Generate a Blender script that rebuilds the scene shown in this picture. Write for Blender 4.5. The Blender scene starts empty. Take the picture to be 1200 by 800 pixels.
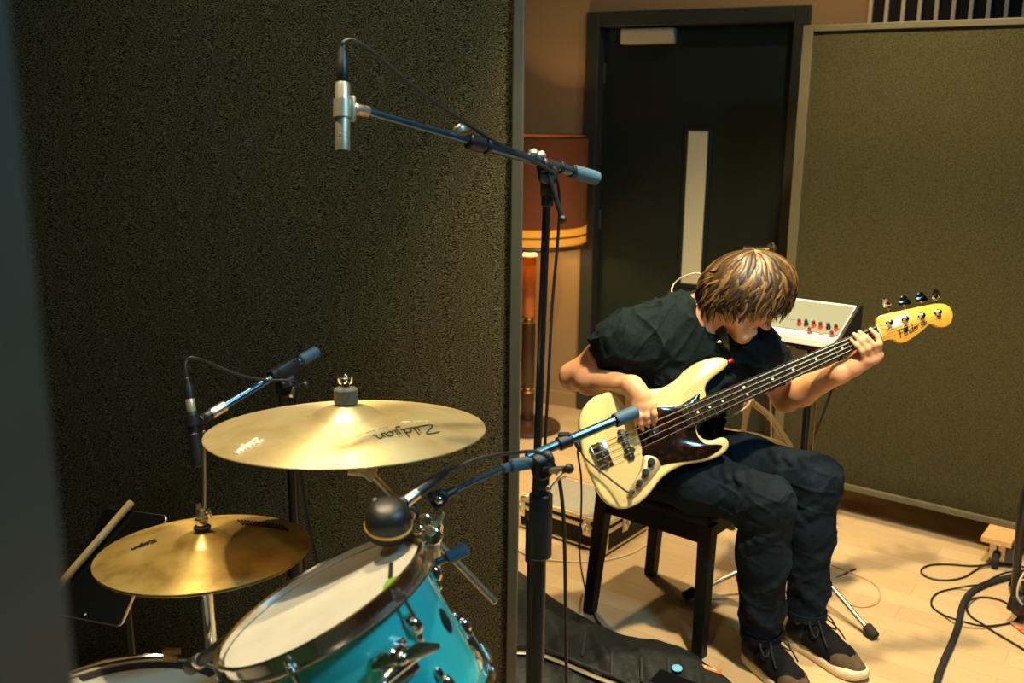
import bpy, bmesh, math, random
import numpy as np
from mathutils import Vector, Matrix, Quaternion
from mathutils.geometry import tessellate_polygon
random.seed(7); RNG = np.random.default_rng(11)
SC = bpy.context.scene; COL = SC.collection
V = lambda *a: np.array(a, float)

# ------------------------------------------------------------------ camera
F = 1180.0; PITCH = math.radians(13.3); ROLL = .011; CAM = V(0, 0, 1.6)
_r = V(1, 0, 0); FW = V(0, math.cos(PITCH), -math.sin(PITCH)); _u = V(0, math.sin(PITCH), math.cos(PITCH))
RT = _r*math.cos(ROLL)+_u*math.sin(ROLL); UP = _u*math.cos(ROLL)-_r*math.sin(ROLL)
cd = bpy.data.cameras.new('camera'); cam = bpy.data.objects.new('camera', cd); COL.objects.link(cam)
cd.sensor_width = 36; cd.lens = 36*F/1200; cd.clip_start = .02
cam.matrix_world = Matrix([[RT[0], UP[0], -FW[0], 0], [RT[1], UP[1], -FW[1], 0], [RT[2], UP[2], -FW[2], 1.6], [0, 0, 0, 1]])
cd.dof.use_dof = True; cd.dof.focus_distance = 2.3; cd.dof.aperture_fstop = 4.2
SC.camera = cam
SC.view_settings.view_transform = 'Standard'; SC.view_settings.look = 'None'
SC.view_settings.exposure = 0.0; SC.view_settings.gamma = 1; SC.view_settings.use_curve_mapping = False

# ------------------------------------------------------------------ light
W = bpy.data.worlds.new('world'); SC.world = W; W.use_nodes = True
W.node_tree.nodes['Background'].inputs[0].default_value = (.05, .30, .30, 1)
W.node_tree.nodes['Background'].inputs[1].default_value = .022
def lamp(kind, name, loc, target, power, color, size=.1, spot=None, blend=.5):
    l = bpy.data.lights.new(name, kind); l.energy = power; l.color = color
    if kind == 'AREA': l.shape = 'DISK'; l.size = size
    else: l.shadow_soft_size = size
    if kind == 'SPOT': l.spot_size = math.radians(spot); l.spot_blend = blend
    o = bpy.data.objects.new(name, l); COL.objects.link(o); o.location = loc
    o.rotation_euler = (Vector(target)-Vector(loc)).to_track_quat('-Z', 'Y').to_euler(); return o
WARM = (1, .78, .45)
lamp('SPOT', 'ceiling_or_fill_spot', (.68, 1.75, 2.9), (.82, 2.72, .3), 480, WARM, .05, 70, .6)
lamp('SPOT', 'ceiling_or_fill_spot', (.88, 2.85, 2.9), (1.1, 3.25, 0), 330, WARM, .05, 98, .7)
lamp('SPOT', 'ceiling_or_fill_spot', (-.78, 1.72, 2.9), (-.45, 1.40, .9), 200, (1, .80, .48), .04, 43, .6)
lamp('SPOT', 'ceiling_or_fill_spot', (-.25, 1.95, 2.9), (-.22, 1.42, .9), 160, (1, .80, .48), .04, 44, .7)
lamp('SPOT', 'ceiling_or_fill_spot', (.0, 1.20, 2.9), (-.16, 2.38, 1.85), 42, (1, .80, .45), .06, 74, 1)  # added fill spot, brightens the upper part of the left screen
lamp('SPOT', 'ceiling_or_fill_spot', (.25, 3.8, 2.9), (.35, 3.8, 0), 140, WARM, .06, 62, .9)
lamp('SPOT', 'ceiling_or_fill_spot', (-1.0, .2, 2.9), (-.50, 1.28, .7), 60, (1, .82, .52), .05, 29, .8)
lamp('SPOT', 'ceiling_or_fill_spot', (1.25, 3.9, 2.9), (1.2, 4.75, 2.0), 30, (1, .66, .28), .06, 100, .9)  # added wash to lift the vent slats and top of the back wall
lamp('AREA', 'cool_ceiling_light', (1.25, .75, 2.92), (0, 1.5, .8), 50, (.34, .74, 1), .5)

# ------------------------------------------------------------------ photo coordinates to places
def ray(x, y): return FW+(x-600)/F*RT-(y-400)/F*UP
def at_d(x, y, d): return CAM+ray(x, y)*d
def at_z(x, y, z):
    d = ray(x, y); return CAM+d*(z-CAM[2])/d[2]
def at_Y(x, y, Y):
    d = ray(x, y); return CAM+d*Y/d[1]
def at_plane(x, y, p, n):
    d = ray(x, y); return CAM+d*(np.dot(p-CAM, n)/np.dot(d, n))
def pj(p):
    q = np.asarray(p)-CAM; d = q@FW; return 600+F*(q@RT)/d, 400-F*(q@UP)/d, d
def unit(v): v = np.asarray(v, float); return v/np.linalg.norm(v)
def lerp(a, b, t): return np.asarray(a)*(1-t)+np.asarray(b)*t

# ------------------------------------------------------------------ materials
def mat(name, col, rough=.5, metal=0, noise=None, bump=None, coat=0, sheen=0, trans=0, emit=None, stretch=(1, 1, 1), sss=0, spec=.5):
    """noise=(scale, second colour, contrast low, high); bump=(scale, strength, distance)"""
    m = bpy.data.materials.new(name); m.use_nodes = True; nt = m.node_tree; b = nt.nodes['Principled BSDF']
    b.inputs['Base Color'].default_value = (*col, 1); b.inputs['Roughness'].default_value = rough
    b.inputs['Metallic'].default_value = metal; b.inputs['Coat Weight'].default_value = coat
    b.inputs['Sheen Weight'].default_value = sheen; b.inputs['Transmission Weight'].default_value = trans
    b.inputs['Subsurface Weight'].default_value = sss; b.inputs['Specular IOR Level'].default_value = spec
    if sss: b.inputs['Subsurface Radius'].default_value = (.012, .004, .002); b.inputs['Subsurface Scale'].default_value = 1
    if emit: b.inputs['Emission Color'].default_value = (*emit[0], 1); b.inputs['Emission Strength'].default_value = emit[1]
    if noise or bump:
        tc = nt.nodes.new('ShaderNodeTexCoord'); mp = nt.nodes.new('ShaderNodeMapping'); mp.inputs['Scale'].default_value = stretch
        nt.links.new(tc.outputs['Object'], mp.inputs[0])
    if noise:
        n = nt.nodes.new('ShaderNodeTexNoise'); n.inputs['Scale'].default_value = noise[0]; n.inputs['Detail'].default_value = 3
        nt.links.new(mp.outputs[0], n.inputs['Vector'])
        r = nt.nodes.new('ShaderNodeValToRGB'); nt.links.new(n.outputs[0], r.inputs[0])
        r.color_ramp.elements[0].position = noise[2]; r.color_ramp.elements[1].position = noise[3]
        r.color_ramp.elements[0].color = (*col, 1); r.color_ramp.elements[1].color = (*noise[1], 1)
        nt.links.new(r.outputs[0], b.inputs['Base Color'])
    if bump:
        n = nt.nodes.new('ShaderNodeTexNoise'); n.inputs['Scale'].default_value = bump[0]; n.inputs['Detail'].default_value = 4
        nt.links.new(mp.outputs[0], n.inputs['Vector'])
        k = nt.nodes.new('ShaderNodeBump'); k.inputs['Strength'].default_value = bump[1]; k.inputs['Distance'].default_value = bump[2]
        nt.links.new(n.outputs[0], k.inputs['Height']); nt.links.new(k.outputs[0], b.inputs['Normal'])
    return m
M = {}
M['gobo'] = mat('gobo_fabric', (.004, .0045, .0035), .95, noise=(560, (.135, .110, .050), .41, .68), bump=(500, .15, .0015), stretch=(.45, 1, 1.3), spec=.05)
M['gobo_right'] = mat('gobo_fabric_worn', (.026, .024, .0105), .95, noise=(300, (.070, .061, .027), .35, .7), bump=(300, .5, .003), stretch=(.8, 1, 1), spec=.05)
M['gobo_frame'] = mat('gobo_frame_paint', (.035, .036, .025), .6, noise=(12, (.045, .043, .028), .4, .7))
M['gobo_frame_right'] = mat('gobo_frame_olive', (.085, .072, .036), .6, noise=(12, (.10, .085, .044), .4, .7))
M['gobo_near'] = mat('gobo_fabric_teal_lit', (.042, .100, .046), .95, noise=(300, (.06, .13, .06), .35, .7), spec=.05)  # green cast of teal light put into the base colour
M['black'] = mat('black_plastic', (.008, .010, .011), .45)
M['black_paint'] = mat('black_paint', (.007, .008, .009), .30)
M['blue_sheen'] = mat('black_tube_blue_sheen', (.045, .10, .155), .25, .75, coat=.3)  # black tube; cool light reflected on it is put into the blue colour
M['grip'] = mat('blue_grey_rubber', (.032, .095, .15), .6)
M['chrome'] = mat('chrome', (.84, .82, .78), .14, 1)
M['steel'] = mat('brushed_steel', (.66, .57, .45), .34, 1)
M['nickel'] = mat('satin_nickel', (.66, .57, .42), .42, .8)
M['gold'] = mat('aged_brass', (.62, .42, .14), .35, 1)
M['rubber'] = mat('black_rubber', (.010, .010, .011), .8)
M['cable'] = mat('cable_jacket', (.008, .009, .010), .5)
M['white_cable'] = mat('white_cable_jacket', (.62, .56, .42), .5)
M['wood_block'] = mat('plywood', (.50, .27, .10), .6, noise=(6, (.62, .38, .16), .3, .7), stretch=(1, 8, 20))
M['wall'] = mat('painted_wall', (.34, .22, .10), .8, noise=(2, (.38, .25, .115), .3, .7), bump=(180, .1, .002))
M['ceil'] = mat('ceiling_paint', (.05, .05, .045), .9, noise=(3, (.06, .055, .05), .3, .7))
M['door'] = mat('door_paint', (.008, .016, .012), .42, noise=(3, (.010, .019, .014), .3, .7))
M['door_frame'] = mat('door_frame_paint', (.026, .030, .023), .5, noise=(5, (.032, .035, .027), .3, .7))
M['skin'] = mat('skin', (.60, .30, .155), .48, noise=(28, (.66, .34, .18), .35, .65), bump=(220, .08, .001), sss=.12)
M['lips'] = mat('lips', (.45, .14, .09), .45, sss=.1)
M['eye'] = mat('eye_white', (.7, .68, .62), .2)
M['iris'] = mat('iris_brown', (.05, .025, .012), .15)
M['nail'] = mat('fingernail', (.68, .38, .25), .3)
M['shirt'] = mat('tshirt_cotton', (.0035, .009, .0105), .9, noise=(9, (.005, .012, .014), .3, .7), bump=(17, .55, .02), spec=.15)
M['jeans'] = mat('dark_denim', (.003, .0072, .0125), .85, noise=(7, (.007, .0175, .028), .42, .78), bump=(20, .5, .014), spec=.15)
M['hair_d'] = mat('hair_dark', (.008, .0045, .002), .5, noise=(30, (.020, .010, .004), .35, .7), stretch=(1, 1, .3))
M['hair_m'] = mat('hair_brown', (.040, .021, .007), .42, noise=(30, (.075, .040, .013), .35, .7), stretch=(1, 1, .3))
M['hair_l'] = mat('hair_golden', (.13, .072, .022), .42, noise=(30, (.21, .12, .04), .35, .7), stretch=(1, 1, .3))
M['cream'] = mat('cream_lacquer', (.64, .53, .235), .16, noise=(2, (.67, .56, .26), .3, .7), coat=.7)
M['tort'] = mat('tortoiseshell', (.006, .004, .003), .14, noise=(60, (.035, .010, .005), .52, .72), coat=.5)
M['plate'] = mat('control_plate_metal', (.42, .31, .17), .40, .55)
M['maple'] = mat('amber_maple', (.62, .29, .034), .25, noise=(8, (.67, .34, .05), .3, .7), coat=.5, stretch=(1, 1, 8))
M['rosewood'] = mat('rosewood_board', (.008, .005, .003), .6, noise=(40, (.016, .009, .005), .35, .7), stretch=(.2, 1, 1), spec=.15)
M['pearl'] = mat('pearl_dot', (.80, .72, .48), .3)
M['string'] = mat('nickel_string', (.78, .66, .42), .28, 1)
M['tuner'] = mat('nickel_dark_reflection', (.10, .10, .10), .18, 1)  # dark surroundings mirrored in two tuning keys, put into the colour
M['ink'] = mat('black_ink', (.008, .007, .006), .5)
M['white'] = mat('white_plastic', (.80, .76, .66), .35)
M['panel_grey'] = mat('grey_panel_paint', (.14, .155, .115), .6)
M['red'] = mat('red_cap', (.75, .035, .02), .35)
M['mint'] = mat('mint_button', (.07, .42, .30), .4)
M['orange'] = mat('orange_label', (.80, .16, .02), .5)
M['sky_blue'] = mat('pale_blue_plastic', (.10, .36, .62), .4)
M['drum'] = mat('turquoise_lacquer', (.035, .50, .50), .16, noise=(3, (.04, .53, .53), .3, .7), coat=.8)
M['head'] = mat('drum_head_coating', (.48, .455, .37), .5, noise=(18, (.43, .405, .33), .35, .7), bump=(500, .15, .0006))
M['felt'] = mat('grey_felt', (.075, .072, .058), .95, noise=(160, (.12, .115, .09), .35, .7))
M['grey_top'] = mat('grey_laminate', (.25, .245, .20), .5, noise=(60, (.29, .28, .23), .35, .7))
M['case_black'] = mat('black_laminate', (.006, .006, .006), .6, spec=.2)
M['alu'] = mat('aluminium_edge', (.80, .70, .50), .38, .9)
M['nylon'] = mat('black_nylon', (.005, .0075, .0075), .6, noise=(8, (.010, .0135, .0125), .35, .7), bump=(26, .5, .01), spec=.35)
M['screen'] = mat('black_glass_screen', (.004, .005, .006), .08)
M['stick'] = mat('hickory', (.66, .40, .16), .5, noise=(10, (.72, .47, .21), .3, .7), stretch=(6, 6, 1))
M['stool'] = mat('black_stained_wood', (.004, .004, .004), .5, noise=(12, (.007, .0065, .006), .35, .7), stretch=(8, 8, 1), spec=.2)
M['suede'] = mat('brown_suede', (.07, .045, .022), .9, noise=(60, (.095, .06, .03), .35, .7))
M['shoe'] = mat('dark_green_suede', (.010, .014, .008), .9, noise=(40, (.016, .020, .011), .35, .7))
M['shoe_mesh'] = mat('black_knit', (.003, .004, .005), .9, bump=(300, .4, .002), spec=.2)
M['sole'] = mat('cream_rubber', (.72, .62, .42), .6)
M['rug'] = mat('red_rug', (.30, .055, .022), .95, noise=(22, (.55, .22, .10), .45, .6), bump=(300, .4, .003))
M['vent_white'] = mat('vent_slat_paint', (.72, .62, .45), .6)
M['dark_void'] = mat('vent_dark_back', (.006, .006, .006), .9)
M['yellow'] = mat('yellow_ring', (.75, .45, .04), .5)
M['green'] = mat('green_sticker', (.11, .30, .012), .6)
M['tan_tube'] = mat('tan_metal_tube', (.42, .32, .17), .4, .5)
M['bulb'] = mat('warm_bulb', (1, .8, .5), .4, emit=((1, .62, .22), 9))
M['lamp_wood'] = mat('amber_lit_wood', (.62, .17, .025), .22, noise=(5, (.48, .12, .02), .35, .7), coat=.5)  # orange wood, with the bulb's glow put into its colour
M['lamp_dark'] = mat('dark_turned_wood', (.05, .022, .010), .35)
M['vision'] = mat('frosted_glass_strip', (.72, .68, .48), .35)
M['door_plate'] = mat('closer_cover', (.44, .41, .30), .4)

def shade_material():
    m = bpy.data.materials.new('lamp_shade_cloth'); m.use_nodes = True; nt = m.node_tree; b = nt.nodes['Principled BSDF']
    b.inputs['Base Color'].default_value = (.20, .055, .016, 1); b.inputs['Roughness'].default_value = .9
    t = nt.nodes.new('ShaderNodeBsdfTranslucent'); t.inputs[0].default_value = (.30, .07, .015, 1)
    x = nt.nodes.new('ShaderNodeMixShader'); x.inputs[0].default_value = .10
    nt.links.new(b.outputs[0], x.inputs[1]); nt.links.new(t.outputs[0], x.inputs[2]); nt.links.new(x.outputs[0], nt.nodes['Material Output'].inputs[0])
    return m
M['shade'] = shade_material()
def band_material():
    m = bpy.data.materials.new('lamp_shade_band'); m.use_nodes = True; nt = m.node_tree; b = nt.nodes['Principled BSDF']
    b.inputs['Base Color'].default_value = (.80, .50, .08, 1); b.inputs['Roughness'].default_value = .8
    t = nt.nodes.new('ShaderNodeBsdfTranslucent'); t.inputs[0].default_value = (.9, .64, .14, 1)
    x = nt.nodes.new('ShaderNodeMixShader'); x.inputs[0].default_value = .32
    nt.links.new(b.outputs[0], x.inputs[1]); nt.links.new(t.outputs[0], x.inputs[2]); nt.links.new(x.outputs[0], nt.nodes['Material Output'].inputs[0])
    return m
M['band'] = band_material()
def floor_material():
    m = bpy.data.materials.new('laminate_floor'); m.use_nodes = True; nt = m.node_tree; b = nt.nodes['Principled BSDF']; L = nt.links.new
    tc = nt.nodes.new('ShaderNodeTexCoord'); mp = nt.nodes.new('ShaderNodeMapping'); mp.inputs['Rotation'].default_value = (0, 0, math.radians(35))
    L(tc.outputs['Object'], mp.inputs[0])
    br = nt.nodes.new('ShaderNodeTexBrick'); br.inputs['Scale'].default_value = 1; br.inputs['Brick Width'].default_value = .68; br.inputs['Row Height'].default_value = .095
    br.inputs['Mortar Size'].default_value = .0012; br.inputs['Bias'].default_value = 0
    br.inputs['Color1'].default_value = (.62, .45, .25, 1); br.inputs['Color2'].default_value = (.545, .385, .205, 1); br.inputs['Mortar'].default_value = (.46, .315, .16, 1)
    L(mp.outputs[0], br.inputs['Vector'])
    mp2 = nt.nodes.new('ShaderNodeMapping'); mp2.inputs['Scale'].default_value = (2, 26, 1); L(mp.outputs[0], mp2.inputs[0])
    n = nt.nodes.new('ShaderNodeTexNoise'); n.inputs['Scale'].default_value = 3; n.inputs['Detail'].default_value = 4; L(mp2.outputs[0], n.inputs['Vector'])
    mx = nt.nodes.new('ShaderNodeMixRGB'); mx.blend_type = 'MULTIPLY'; mx.inputs[0].default_value = .22
    L(br.outputs[0], mx.inputs[1]); L(n.outputs[0], mx.inputs[2]); L(mx.outputs[0], b.inputs['Base Color'])
    b.inputs['Roughness'].default_value = .42; b.inputs['Specular IOR Level'].default_value = .35
    return m
M['floor'] = floor_material()
def cymbal_material(name, c1, c2, c3, rough):
    m = bpy.data.materials.new(name); m.use_nodes = True; nt = m.node_tree; b = nt.nodes['Principled BSDF']; L = nt.links.new
    tc = nt.nodes.new('ShaderNodeTexCoord'); wv = nt.nodes.new('ShaderNodeTexNoise')
    vm = nt.nodes.new('ShaderNodeVectorMath'); vm.operation = 'LENGTH'; L(tc.outputs['Object'], vm.inputs[0])
    cb = nt.nodes.new('ShaderNodeCombineXYZ'); L(vm.outputs['Value'], cb.inputs[0])
    wv.inputs['Scale'].default_value = 900; wv.inputs['Detail'].default_value = 2; L(cb.outputs[0], wv.inputs['Vector'])
    n = nt.nodes.new('ShaderNodeTexNoise'); n.inputs['Scale'].default_value = 14; n.inputs['Detail'].default_value = 5; L(tc.outputs['Object'], n.inputs['Vector'])
    r = nt.nodes.new('ShaderNodeValToRGB'); L(n.outputs[0], r.inputs[0])
    r.color_ramp.elements[0].position = .32; r.color_ramp.elements[0].color = (*c1, 1)
    r.color_ramp.elements[1].position = .72; r.color_ramp.elements[1].color = (*c3, 1)
    e = r.color_ramp.elements.new(.5); e.color = (*c2, 1)
    L(r.outputs[0], b.inputs['Base Color']); b.inputs['Metallic'].default_value = .68; b.inputs['Roughness'].default_value = rough
    b.inputs['Anisotropic'].default_value = .8; b.inputs['Anisotropic Rotation'].default_value = .25
    tg = nt.nodes.new('ShaderNodeTangent'); tg.direction_type = 'RADIAL'; tg.axis = 'Z'; L(tg.outputs[0], b.inputs['Tangent'])
    k = nt.nodes.new('ShaderNodeBump'); k.inputs['Strength'].default_value = .12; k.inputs['Distance'].default_value = .0006
    L(wv.outputs[0], k.inputs['Height']); L(k.outputs[0], b.inputs['Normal'])
    return m
M['crash'] = cymbal_material('crash_bronze', (.66, .49, .20), (.76, .59, .28), (.82, .67, .35), .42)
M['hat'] = cymbal_material('hat_bronze', (.32, .19, .05), (.55, .37, .11), (.70, .50, .18), .38)

# ------------------------------------------------------------------ mesh builder
def frame(d, hint=(0, 0, 1)):
    d = unit(d); h = np.asarray(hint, float)
    if abs(d@h) > .95*np.linalg.norm(h): h = V(1, 0, 0) if abs(d[0]) < .9 else V(0, 1, 0)
    a = unit(np.cross(h, d)); return a, np.cross(d, a), d
def smooth_path(P, n=8, closed=False):
    P = [np.asarray(p, float) for p in P]; N = len(P); out = []
    rng = range(N if closed else N-1)
    for i in rng:
        if closed: a, b, c, d = P[i-1], P[i], P[(i+1) % N], P[(i+2) % N]
        else: a, b, c, d = P[max(i-1, 0)], P[i], P[i+1], P[min(i+2, N-1)]
        for k in range(n):
            t = k/n; out.append(.5*((2*b)+(c-a)*t+(2*a-5*b+4*c-d)*t*t+(3*b-a-3*c+d)*t**3))
    if not closed: out.append(P[-1])
    return out
class MB:
    def __init__(s): s.v = []; s.f = []; s.m = []; s.mi = 0
    def add(s, verts, faces):
        o = len(s.v); s.v += [tuple(map(float, p)) for p in verts]
        for f in faces: s.f.append([i+o for i in f]); s.m.append(s.mi)
        return s
    def box(s, c, size, ax=None, chamfer=0):
        ax = np.eye(3) if ax is None else np.array(ax); hx, hy, hz = np.array(size)/2
        if chamfer <= 0:
            vs = [np.asarray(c)+ax[0]*x+ax[1]*y+ax[2]*z for x in (-hx, hx) for y in (-hy, hy) for z in (-hz, hz)]
            return s.add(vs, [(0, 1, 3, 2), (4, 6, 7, 5), (0, 4, 5, 1), (2, 3, 7, 6), (0, 2, 6, 4), (1, 5, 7, 3)])
        bm = bmesh.new(); bmesh.ops.create_cube(bm, size=1); bmesh.ops.scale(bm, vec=size, verts=bm.verts)
        bmesh.ops.bevel(bm, geom=bm.edges[:], offset=min(chamfer, min(size)*.45), segments=2, profile=.5, affect='EDGES')
        bm.verts.index_update()
        vs = [np.asarray(c)+ax[0]*v.co.x+ax[1]*v.co.y+ax[2]*v.co.z for v in bm.verts]; fs = [[v.index for v in f.verts] for f in bm.faces]
        bm.free(); return s.add(vs, fs)
    def bar(s, a, b, w, h, hint=(0, 0, 1), chamfer=0):
        a = np.asarray(a, float); b = np.asarray(b, float); x, y, z = frame(b-a, hint)
        return s.box((a+b)/2, (w, h, np.linalg.norm(b-a)), (x, y, z), chamfer)
    def tube(s, P, r, n=12, closed=False, flat=None, caps=True, hint=(0, 0, 1)):
        P = [np.asarray(p, float) for p in P]; N = len(P); R = list(r) if hasattr(r, '__len__') else [r]*N
        if len(R) != N: R = list(np.interp(np.linspace(0, 1, N), np.linspace(0, 1, len(R)), R))
        T = [unit(P[(i+1) % N]-P[i-1]) if closed or 0 < i < N-1 else (unit(P[1]-P[0]) if i == 0 else unit(P[-1]-P[-2])) for i in range(N)]
        a, b, _ = frame(T[0], hint); vs = []
        for i in range(N):
            if i:
                a = a-T[i]*(a@T[i]); a = unit(a); b = np.cross(T[i], a)
            fa, fb = flat or (1, 1)
            for k in range(n):
                q = 2*math.pi*k/n; vs.append(P[i]+R[i]*(fa*math.cos(q)*a+fb*math.sin(q)*b))
        fs = []
        for i in range(N if closed else N-1):
            for k in range(n):
                j = (i+1) % N; fs.append((i*n+k, i*n+(k+1) % n, j*n+(k+1) % n, j*n+k))
        if caps and not closed: fs.append(list(range(n))[::-1]); fs.append([(N-1)*n+k for k in range(n)])
        return s.add(vs, fs)
    def cable(s, P, r, n=8, seg=8): return s.tube(smooth_path(P, seg), r, n)
    def lathe(s, prof, o, d, n=32, hint=(0, 0, 1), closed=False):
        """prof: list of (radius, height along d)"""
        a, b, d = frame(d, hint); o = np.asarray(o, float); vs = []; fs = []; N = len(prof)
        for r_, h in prof:
            for k in range(n):
                q = 2*math.pi*k/n; vs.append(o+d*h+max(r_, 1e-5)*(math.cos(q)*a+math.sin(q)*b))
        for i in range(N if closed else N-1):
            j = (i+1) % N
            for k in range(n): fs.append((i*n+k, i*n+(k+1) % n, j*n+(k+1) % n, j*n+k))
        if not closed: fs.append(list(range(n))[::-1]); fs.append([(N-1)*n+k for k in range(n)])
        return s.add(vs, fs)
    def cyl(s, a, b, r, n=20, ch=0):
        a = np.asarray(a, float); b = np.asarray(b, float); L = np.linalg.norm(b-a); ch = min(ch, L*.45, r*.9)
        return s.lathe([(r-ch, 0), (r, ch), (r, L-ch), (r-ch, L)] if ch > 0 else [(r, 0), (r, L)], a, b-a, n)
    def ball(s, c, r, n=16, ax=None, sc=(1, 1, 1)):
        ax = np.eye(3) if ax is None else np.array(ax); vs = []; fs = []; m = n//2
        for i in range(m+1):
            t = math.pi*i/m
            for k in range(n):
                q = 2*math.pi*k/n; p = r*V(math.sin(t)*math.cos(q)*sc[0], math.sin(t)*math.sin(q)*sc[1], math.cos(t)*sc[2])
                vs.append(np.asarray(c)+p[0]*ax[0]+p[1]*ax[1]+p[2]*ax[2])
        for i in range(m):
            for k in range(n): fs.append((i*n+k, (i+1)*n+k, (i+1)*n+(k+1) % n, i*n+(k+1) % n))
        return s.add(vs, fs)
    def torus(s, c, d, R, r, n=48, m=10, flat=None):
        a, b, d = frame(d); P = [np.asarray(c)+R*(math.cos(2*math.pi*k/n)*a+math.sin(2*math.pi*k/n)*b) for k in range(n)]
        return s.tube(P, r, m, closed=True, flat=flat, hint=d)
    def slab(s, rings):
        """rings: list of equal-length closed outlines; first and last are capped (concave allowed)"""
        n = len(rings[0]); vs = [p for R in rings for p in R]; fs = []
        for i in range(len(rings)-1):
            for k in range(n): fs.append((i*n+k, i*n+(k+1) % n, (i+1)*n+(k+1) % n, (i+1)*n+k))
        for R, o, flip in ((rings[0], 0, True), (rings[-1], (len(rings)-1)*n, False)):
            c = np.mean(R, 0); u_, s_, vh = np.linalg.svd(np.array(R)-c); e1, e2 = vh[0], vh[1]
            P2 = [Vector(((p-c)@e1, (p-c)@e2, 0)) for p in R]
            for t in tessellate_polygon([P2]): fs.append([i+o for i in (t if not flip else t[::-1])])
        return s.add(vs, fs)
    def build(s, name, mats, parent=None, smooth=35, loc=None, bevel=0, subsurf=0):
        me = bpy.data.meshes.new(name); base = world_loc(parent) if parent else (np.asarray(loc, float) if loc is not None else np.zeros(3))
        off = np.zeros(3)
        if parent and loc is not None: off = np.asarray(loc, float)-base
        vv = np.array(s.v)-base-off
        me.from_pydata([tuple(p) for p in vv], [], s.f)
        for m in (mats if isinstance(mats, (list, tuple)) else [mats]): me.materials.append(m)
        if isinstance(mats, (list, tuple)): me.polygons.foreach_set('material_index', s.m)
        bm = bmesh.new(); bm.from_mesh(me); bmesh.ops.recalc_face_normals(bm, faces=bm.faces); bm.to_mesh(me); bm.free()
        if smooth:
            me.polygons.foreach_set('use_smooth', [True]*len(me.polygons))
            try: me.set_sharp_from_angle(angle=math.radians(smooth))
            except Exception: pass
        me.update()
        o = bpy.data.objects.new(name, me); COL.objects.link(o)
        if parent: o.parent = parent; o.location = tuple(off)
        else: o.location = tuple(base)
        if bevel:
            bv = o.modifiers.new('bevel', 'BEVEL'); bv.width = bevel; bv.segments = 2; bv.limit_method = 'ANGLE'
        if subsurf:
            sb = o.modifiers.new('subsurf', 'SUBSURF'); sb.levels = sb.render_levels = subsurf
        return o
def world_loc(o):
    p = np.zeros(3)
    while o: p = p+np.array(o.location); o = o.parent
    return p
def tag(o, label, cat, group=None, kind=None):
    o['label'] = label; o['category'] = cat
    if group: o['group'] = group
    if kind: o['kind'] = kind
    return o
def thing(name, label, cat, loc, group=None):
    o = bpy.data.objects.new(name, None); COL.objects.link(o); o.location = tuple(map(float, loc)); o.empty_display_size = .05
    return tag(o, label, cat, group)
def struct(name, mb, m, parent=None, **k):
    o = mb.build(name, m, parent, **k)
    if not parent: o['kind'] = 'structure'
    return o
# single-stroke lettering for script logos
GL = {'Z': [[(.05, .95), (.5, 1.02), (.85, .95), (.45, .5), (0, .02), (.5, -.05), (1.0, .05)]], 'i': [[(.1, .5), (.05, .05), (.22, .02)], [(.13, .72), (.15, .75)]],
      'l': [[(.1, 1.0), (.03, .1), (.2, .02)]], 'd': [[(.42, .45), (.2, .5), (.04, .25), (.15, .02), (.4, .2), (.5, 1.0), (.42, .1), (.55, .03)]],
      'j': [[(.2, .5), (.15, -.2), (0, -.4), (-.15, -.3)], [(.23, .72), (.25, .75)]], 'a': [[(.42, .45), (.2, .5), (.04, .25), (.15, .02), (.38, .2), (.45, .48), (.42, .08), (.55, .03)]],
      'n': [[(.05, .48), (.05, .02), (.12, .35), (.32, .5), (.4, .3), (.4, .05), (.52, .02)]], 'F': [[(.15, 1.0), (.1, .4), (0, 0)], [(-.1, .95), (.3, 1.02), (.7, 1.05)], [(0, .55), (.3, .58), (.5, .6)]],
      'e': [[(.05, .25), (.3, .32), (.3, .48), (.12, .48), (.05, .2), (.2, .0), (.42, .1)]], 'r': [[(.08, .48), (.06, .02), (.1, .3), (.25, .48), (.38, .44)]],
      'J': [[(.5, 1.0), (.45, .2), (.2, 0), (0, .15)]], 'z': [[(.05, .48), (.38, .48), (.05, .02), (.4, .02)]], 'B': [[(.1, 1), (.05, 0), (.4, .05), (.5, .3), (.1, .52), (.42, .75), (.35, .98), (.1, 1)]], 's': [[(.36, .44), (.15, .5), (.1, .32), (.32, .2), (.25, .02), (.02, .06)]]}
WD = {'Z': .95, 'i': .24, 'l': .22, 'd': .56, 'j': .26, 'a': .56, 'n': .54, 'F': .6, 'e': .42, 'r': .40, 'J': .6, 'z': .46, 'B': .6, 's': .42, ' ': .4}
def script(mb, text, place, h, r, slant=.25):
    """place(x, y) -> point on the surface, x along the word, y up the letters"""
    x = 0
    for ch in text:
        for st in GL.get(ch, []):
            P = smooth_path([V(px, py, 0) for px, py in st], 4) if len(st) > 2 else [V(px, py, 0) for px, py in st]
            mb.tube([place((x+p[0]+slant*p[1])*h, p[1]*h) for p in P], r, 6, flat=(1, 1))
        x += WD[ch]
    return x*h
# ================================================================== the room
FLOOR_X = (-3.2, 4.2); FLOOR_Y = (-1.6, 7.0)
mb = MB(); mb.box((.5, 2.7, -.05), (7.4, 8.6, .1)); struct('floor', mb, M['floor'], smooth=0)
mb = MB(); mb.box((.5, 2.7, 3.05), (7.4, 8.6, .1)); struct('ceiling', mb, M['ceil'], smooth=0)
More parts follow.
